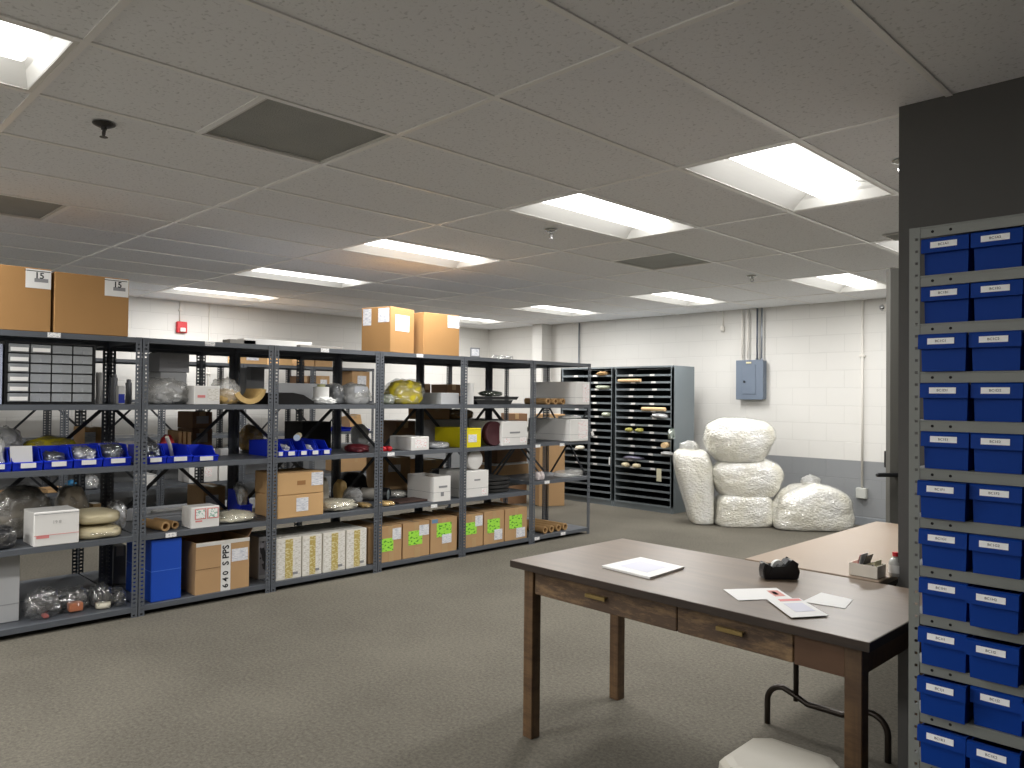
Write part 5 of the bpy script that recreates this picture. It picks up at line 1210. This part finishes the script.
# ================================================================== stool at the lower edge
t = empty('stool', 'cream stool with a chamfered square top at the bottom photo edge, before the wooden table', 'stool', (-.932, 1.925, 0), R(1))
CRM = M('cream_plastic', '#b9b4a7', .5, 0, .05, 12, .1, 30)
def octo(s, c): return [(-s+c, -s), (s-c, -s), (s, -s+c), (s, s-c), (s-c, s), (-s+c, s), (-s, s-c), (-s, -s+c)]
sz = .45
m_ = MB(); rings = []
for (s, z_) in ((.105, 0.395), (.125, .40), (.13, .415), (.128, .435), (.118, .447), (.10, .45)):
    rings.append([m_.bm.verts.new((x, y, z_)) for x, y in octo(s, s*.32)])
for a, b_ in zip(rings, rings[1:]):
    for k in range(8): m_.bm.faces.new((a[k], a[(k+1) % 8], b_[(k+1) % 8], b_[k]))
m_.bm.faces.new(rings[0][::-1]); m_.bm.faces.new(rings[-1])
m_.build('seat', CRM, t)
for (x, y) in ((-1, -1), (1, -1), (1, 1), (-1, 1)):
    m_ = MB(); m_.cyl((x*.115, y*.115, 0), (x*.075, y*.075, .394), .014, .016, 12); m_.build('leg', CRM, t, True)
m_ = MB()
for (a, b_) in (((-1, -1), (1, -1)), ((1, -1), (1, 1)), ((1, 1), (-1, 1)), ((-1, 1), (-1, -1))): m_.cyl((a[0]*.1, a[1]*.1, .15), (b_[0]*.1, b_[1]*.1, .15), .008, n=8)
m_.build('stretcher', CRM, t, True)

# ================================================================== bin rack at the right (front toward -y)
BY = 2.10; RX0 = -.679; RW = .914; RD = .305; RTOP = 1.829; RP = .1213
BSTEEL = M('bin_rack_enamel', '#7d807b', .42, 0, .04, 6)
t = empty('bin_rack', 'grey slotted steel rack full of labelled blue drawer bins at the right photo edge', 'shelving', (RX0+RW/2, BY, 0), R(-90))
hw = RW/2
for (x, y, sx, sy) in ((0, -hw, -1, 1), (0, hw, -1, -1), (-RD, -hw, 1, 1), (-RD, hw, 1, -1)):
    m_ = MB(); bm = m_.bm; n = int(RTOP/.0307); zs = [0]
    for k in range(n): zs += [.015+k*.0307, .022+k*.0307]
    zs.append(RTOP); cols = (0, .014, .021, .025)
    for axis in (0, 1):
        grid = [[bm.verts.new((sx*c_, 0, z_) if axis == 0 else (0, sy*c_, z_)) for c_ in cols] for z_ in zs]
        for r in range(len(zs)-1):
            for c_ in range(3):
                if c_ == 1 and r % 2 == 1: continue
                bm.faces.new((grid[r][c_], grid[r][c_+1], grid[r+1][c_+1], grid[r+1][c_]))
    bmesh.ops.remove_doubles(bm, verts=bm.verts[:], dist=1e-5); bmesh.ops.recalc_face_normals(bm, faces=bm.faces[:]); bmesh.ops.solidify(bm, geom=bm.faces[:], thickness=.002)
    m_.build('post', BSTEEL, t).location = (x, y, 0)
NROW = 14
HOLE = M('hole_dark', '#0c0c0c', .9)
def rack_shelf(z):
    s = MB(); L = .027; a, b_ = -hw+.026, hw-.026
    s.box(-RD+.003, -.003, -hw+.004, hw-.004, z-.0015, z)
    s.box(-.003, -.0015, a, b_, z-L, z-.0015); s.box(-.003, .0005, a, b_, z-.004, z, .0005); s.box(-RD+.003, -RD+.005, -hw+.004, hw-.004, z-L, z-.0015)
    o = s.build('shelf', BSTEEL, t)
    h = MB()
    for yy in (a+.028, a+.069, b_-.069, b_-.028): h.cyl((-.0014, yy, z-.0145), (-.0009, yy, z-.0145), .0036, n=10)
    h.build('bolt_hole', HOLE, o)
rack_shelf(RTOP)
LET = 'ABCDEFGHIJKLMN'
bins_h = .0925
BW = .1075; BPITCH = .1115
def drawer_bin(row, colm, out, dz=0):
    ords = ['top', 'second', 'third', 'fourth', 'fifth', 'sixth', 'seventh', 'eighth', 'ninth', 'tenth', 'eleventh'][row]
    z = RTOP-.027-RP*row-.0965
    side = ['left column by the post', 'second column', 'last column at the photo edge'][colm]
    y = -hw+.026+.002+BW/2+BPITCH*colm
    r = empty('drawer_bin', 'navy blue labelled drawer bin in the %s row, %s' % (ords, side), 'bin', (0, 0, 0), R(-90), 'navy drawer bins')
    m_ = MB(); w = BW; d = .285; th = .003; wb = w*.9
    # tapered body, open at the top
    def ring(hh, ww, dd): return [(-dd, -ww/2, hh), (-.008, -ww/2, hh), (-.008, ww/2, hh), (-dd, ww/2, hh)]
    for (a, b_) in ((0, 1), (1, 2), (2, 3), (3, 0)):
        lo = ring(0, wb, d-.006); hi = ring(bins_h-.004, w-.006, d)
        m_.poly([lo[a], lo[b_], hi[b_], hi[a]])
    m_.poly(ring(0, wb, d-.006)[::-1])
    body_me = m_
    bmesh.ops.remove_doubles(m_.bm, verts=m_.bm.verts[:], dist=1e-5); bmesh.ops.recalc_face_normals(m_.bm, faces=m_.bm.faces[:]); bmesh.ops.solidify(m_.bm, geom=m_.bm.faces[:], thickness=.0025)
    m_.build('body', NAVY, r)
    fb = MB(); hb_ = bins_h*.60
    fb.prism([(-.010, -w/2, hb_), (.006, -w/2, hb_), (.004, -w/2, bins_h-.003), (.0, -w/2, bins_h), (-.010, -w/2, bins_h)], (0, w, 0))
    f = fb.build('front_band', NAVY, r)
    lw = .060
    lb = MB(); lb.prism([(.0058, -lw/2-.002, hb_+.011), (.0068, -lw/2-.002, hb_+.011), (.0057, -lw/2-.002, hb_+.026), (.0047, -lw/2-.002, hb_+.026)], (0, lw, 0))
    l = lb.build('label', M('bright_label', '#ffffff', .5), f)
    lettering('BC1%s%d' % (LET[row], colm+1), .0085, l, (.0066, -.002, hb_+.0185), mat=M('label_grey_ink', '#77777a', .7))
    r.location = (RX0+.0+hw+y, BY-out, z+.0005+dz)
    return r
for row in range(11):
    for colm in range(3):
        out = {(2, 0): .018, (2, 1): .012, (5, 0): .022, (6, 0): .012, (7, 1): .035, (7, 0): .01, (8, 0): .016, (8, 1): .035, (9, 0): .022, (9, 1): .0, (10, 0): .02, (10, 1): .03, (9, 2): .04, (3, 0): .004, (6, 1): .01, (5, 1): .006}.get((row, colm), -.004)
        drawer_bin(row, colm, out)
for row in range(13): rack_shelf(RTOP-.027-RP*row-.0965)

# ================================================================== light and tone
wd = bpy.data.worlds.new('world'); SC.world = wd; wd.use_nodes = True
wd.node_tree.nodes['Background'].inputs[0].default_value = (.01, .01, .01, 1)
vs = SC.view_settings
vs.view_transform = 'Standard'; vs.look = 'None'; vs.gamma = 1; vs.use_curve_mapping = False
vs.exposure = 0.8
SC.cycles.max_bounces = 8; SC.cycles.diffuse_bounces = 5; SC.cycles.transparent_max_bounces = 24
SC.cycles.sample_clamp_indirect = 4
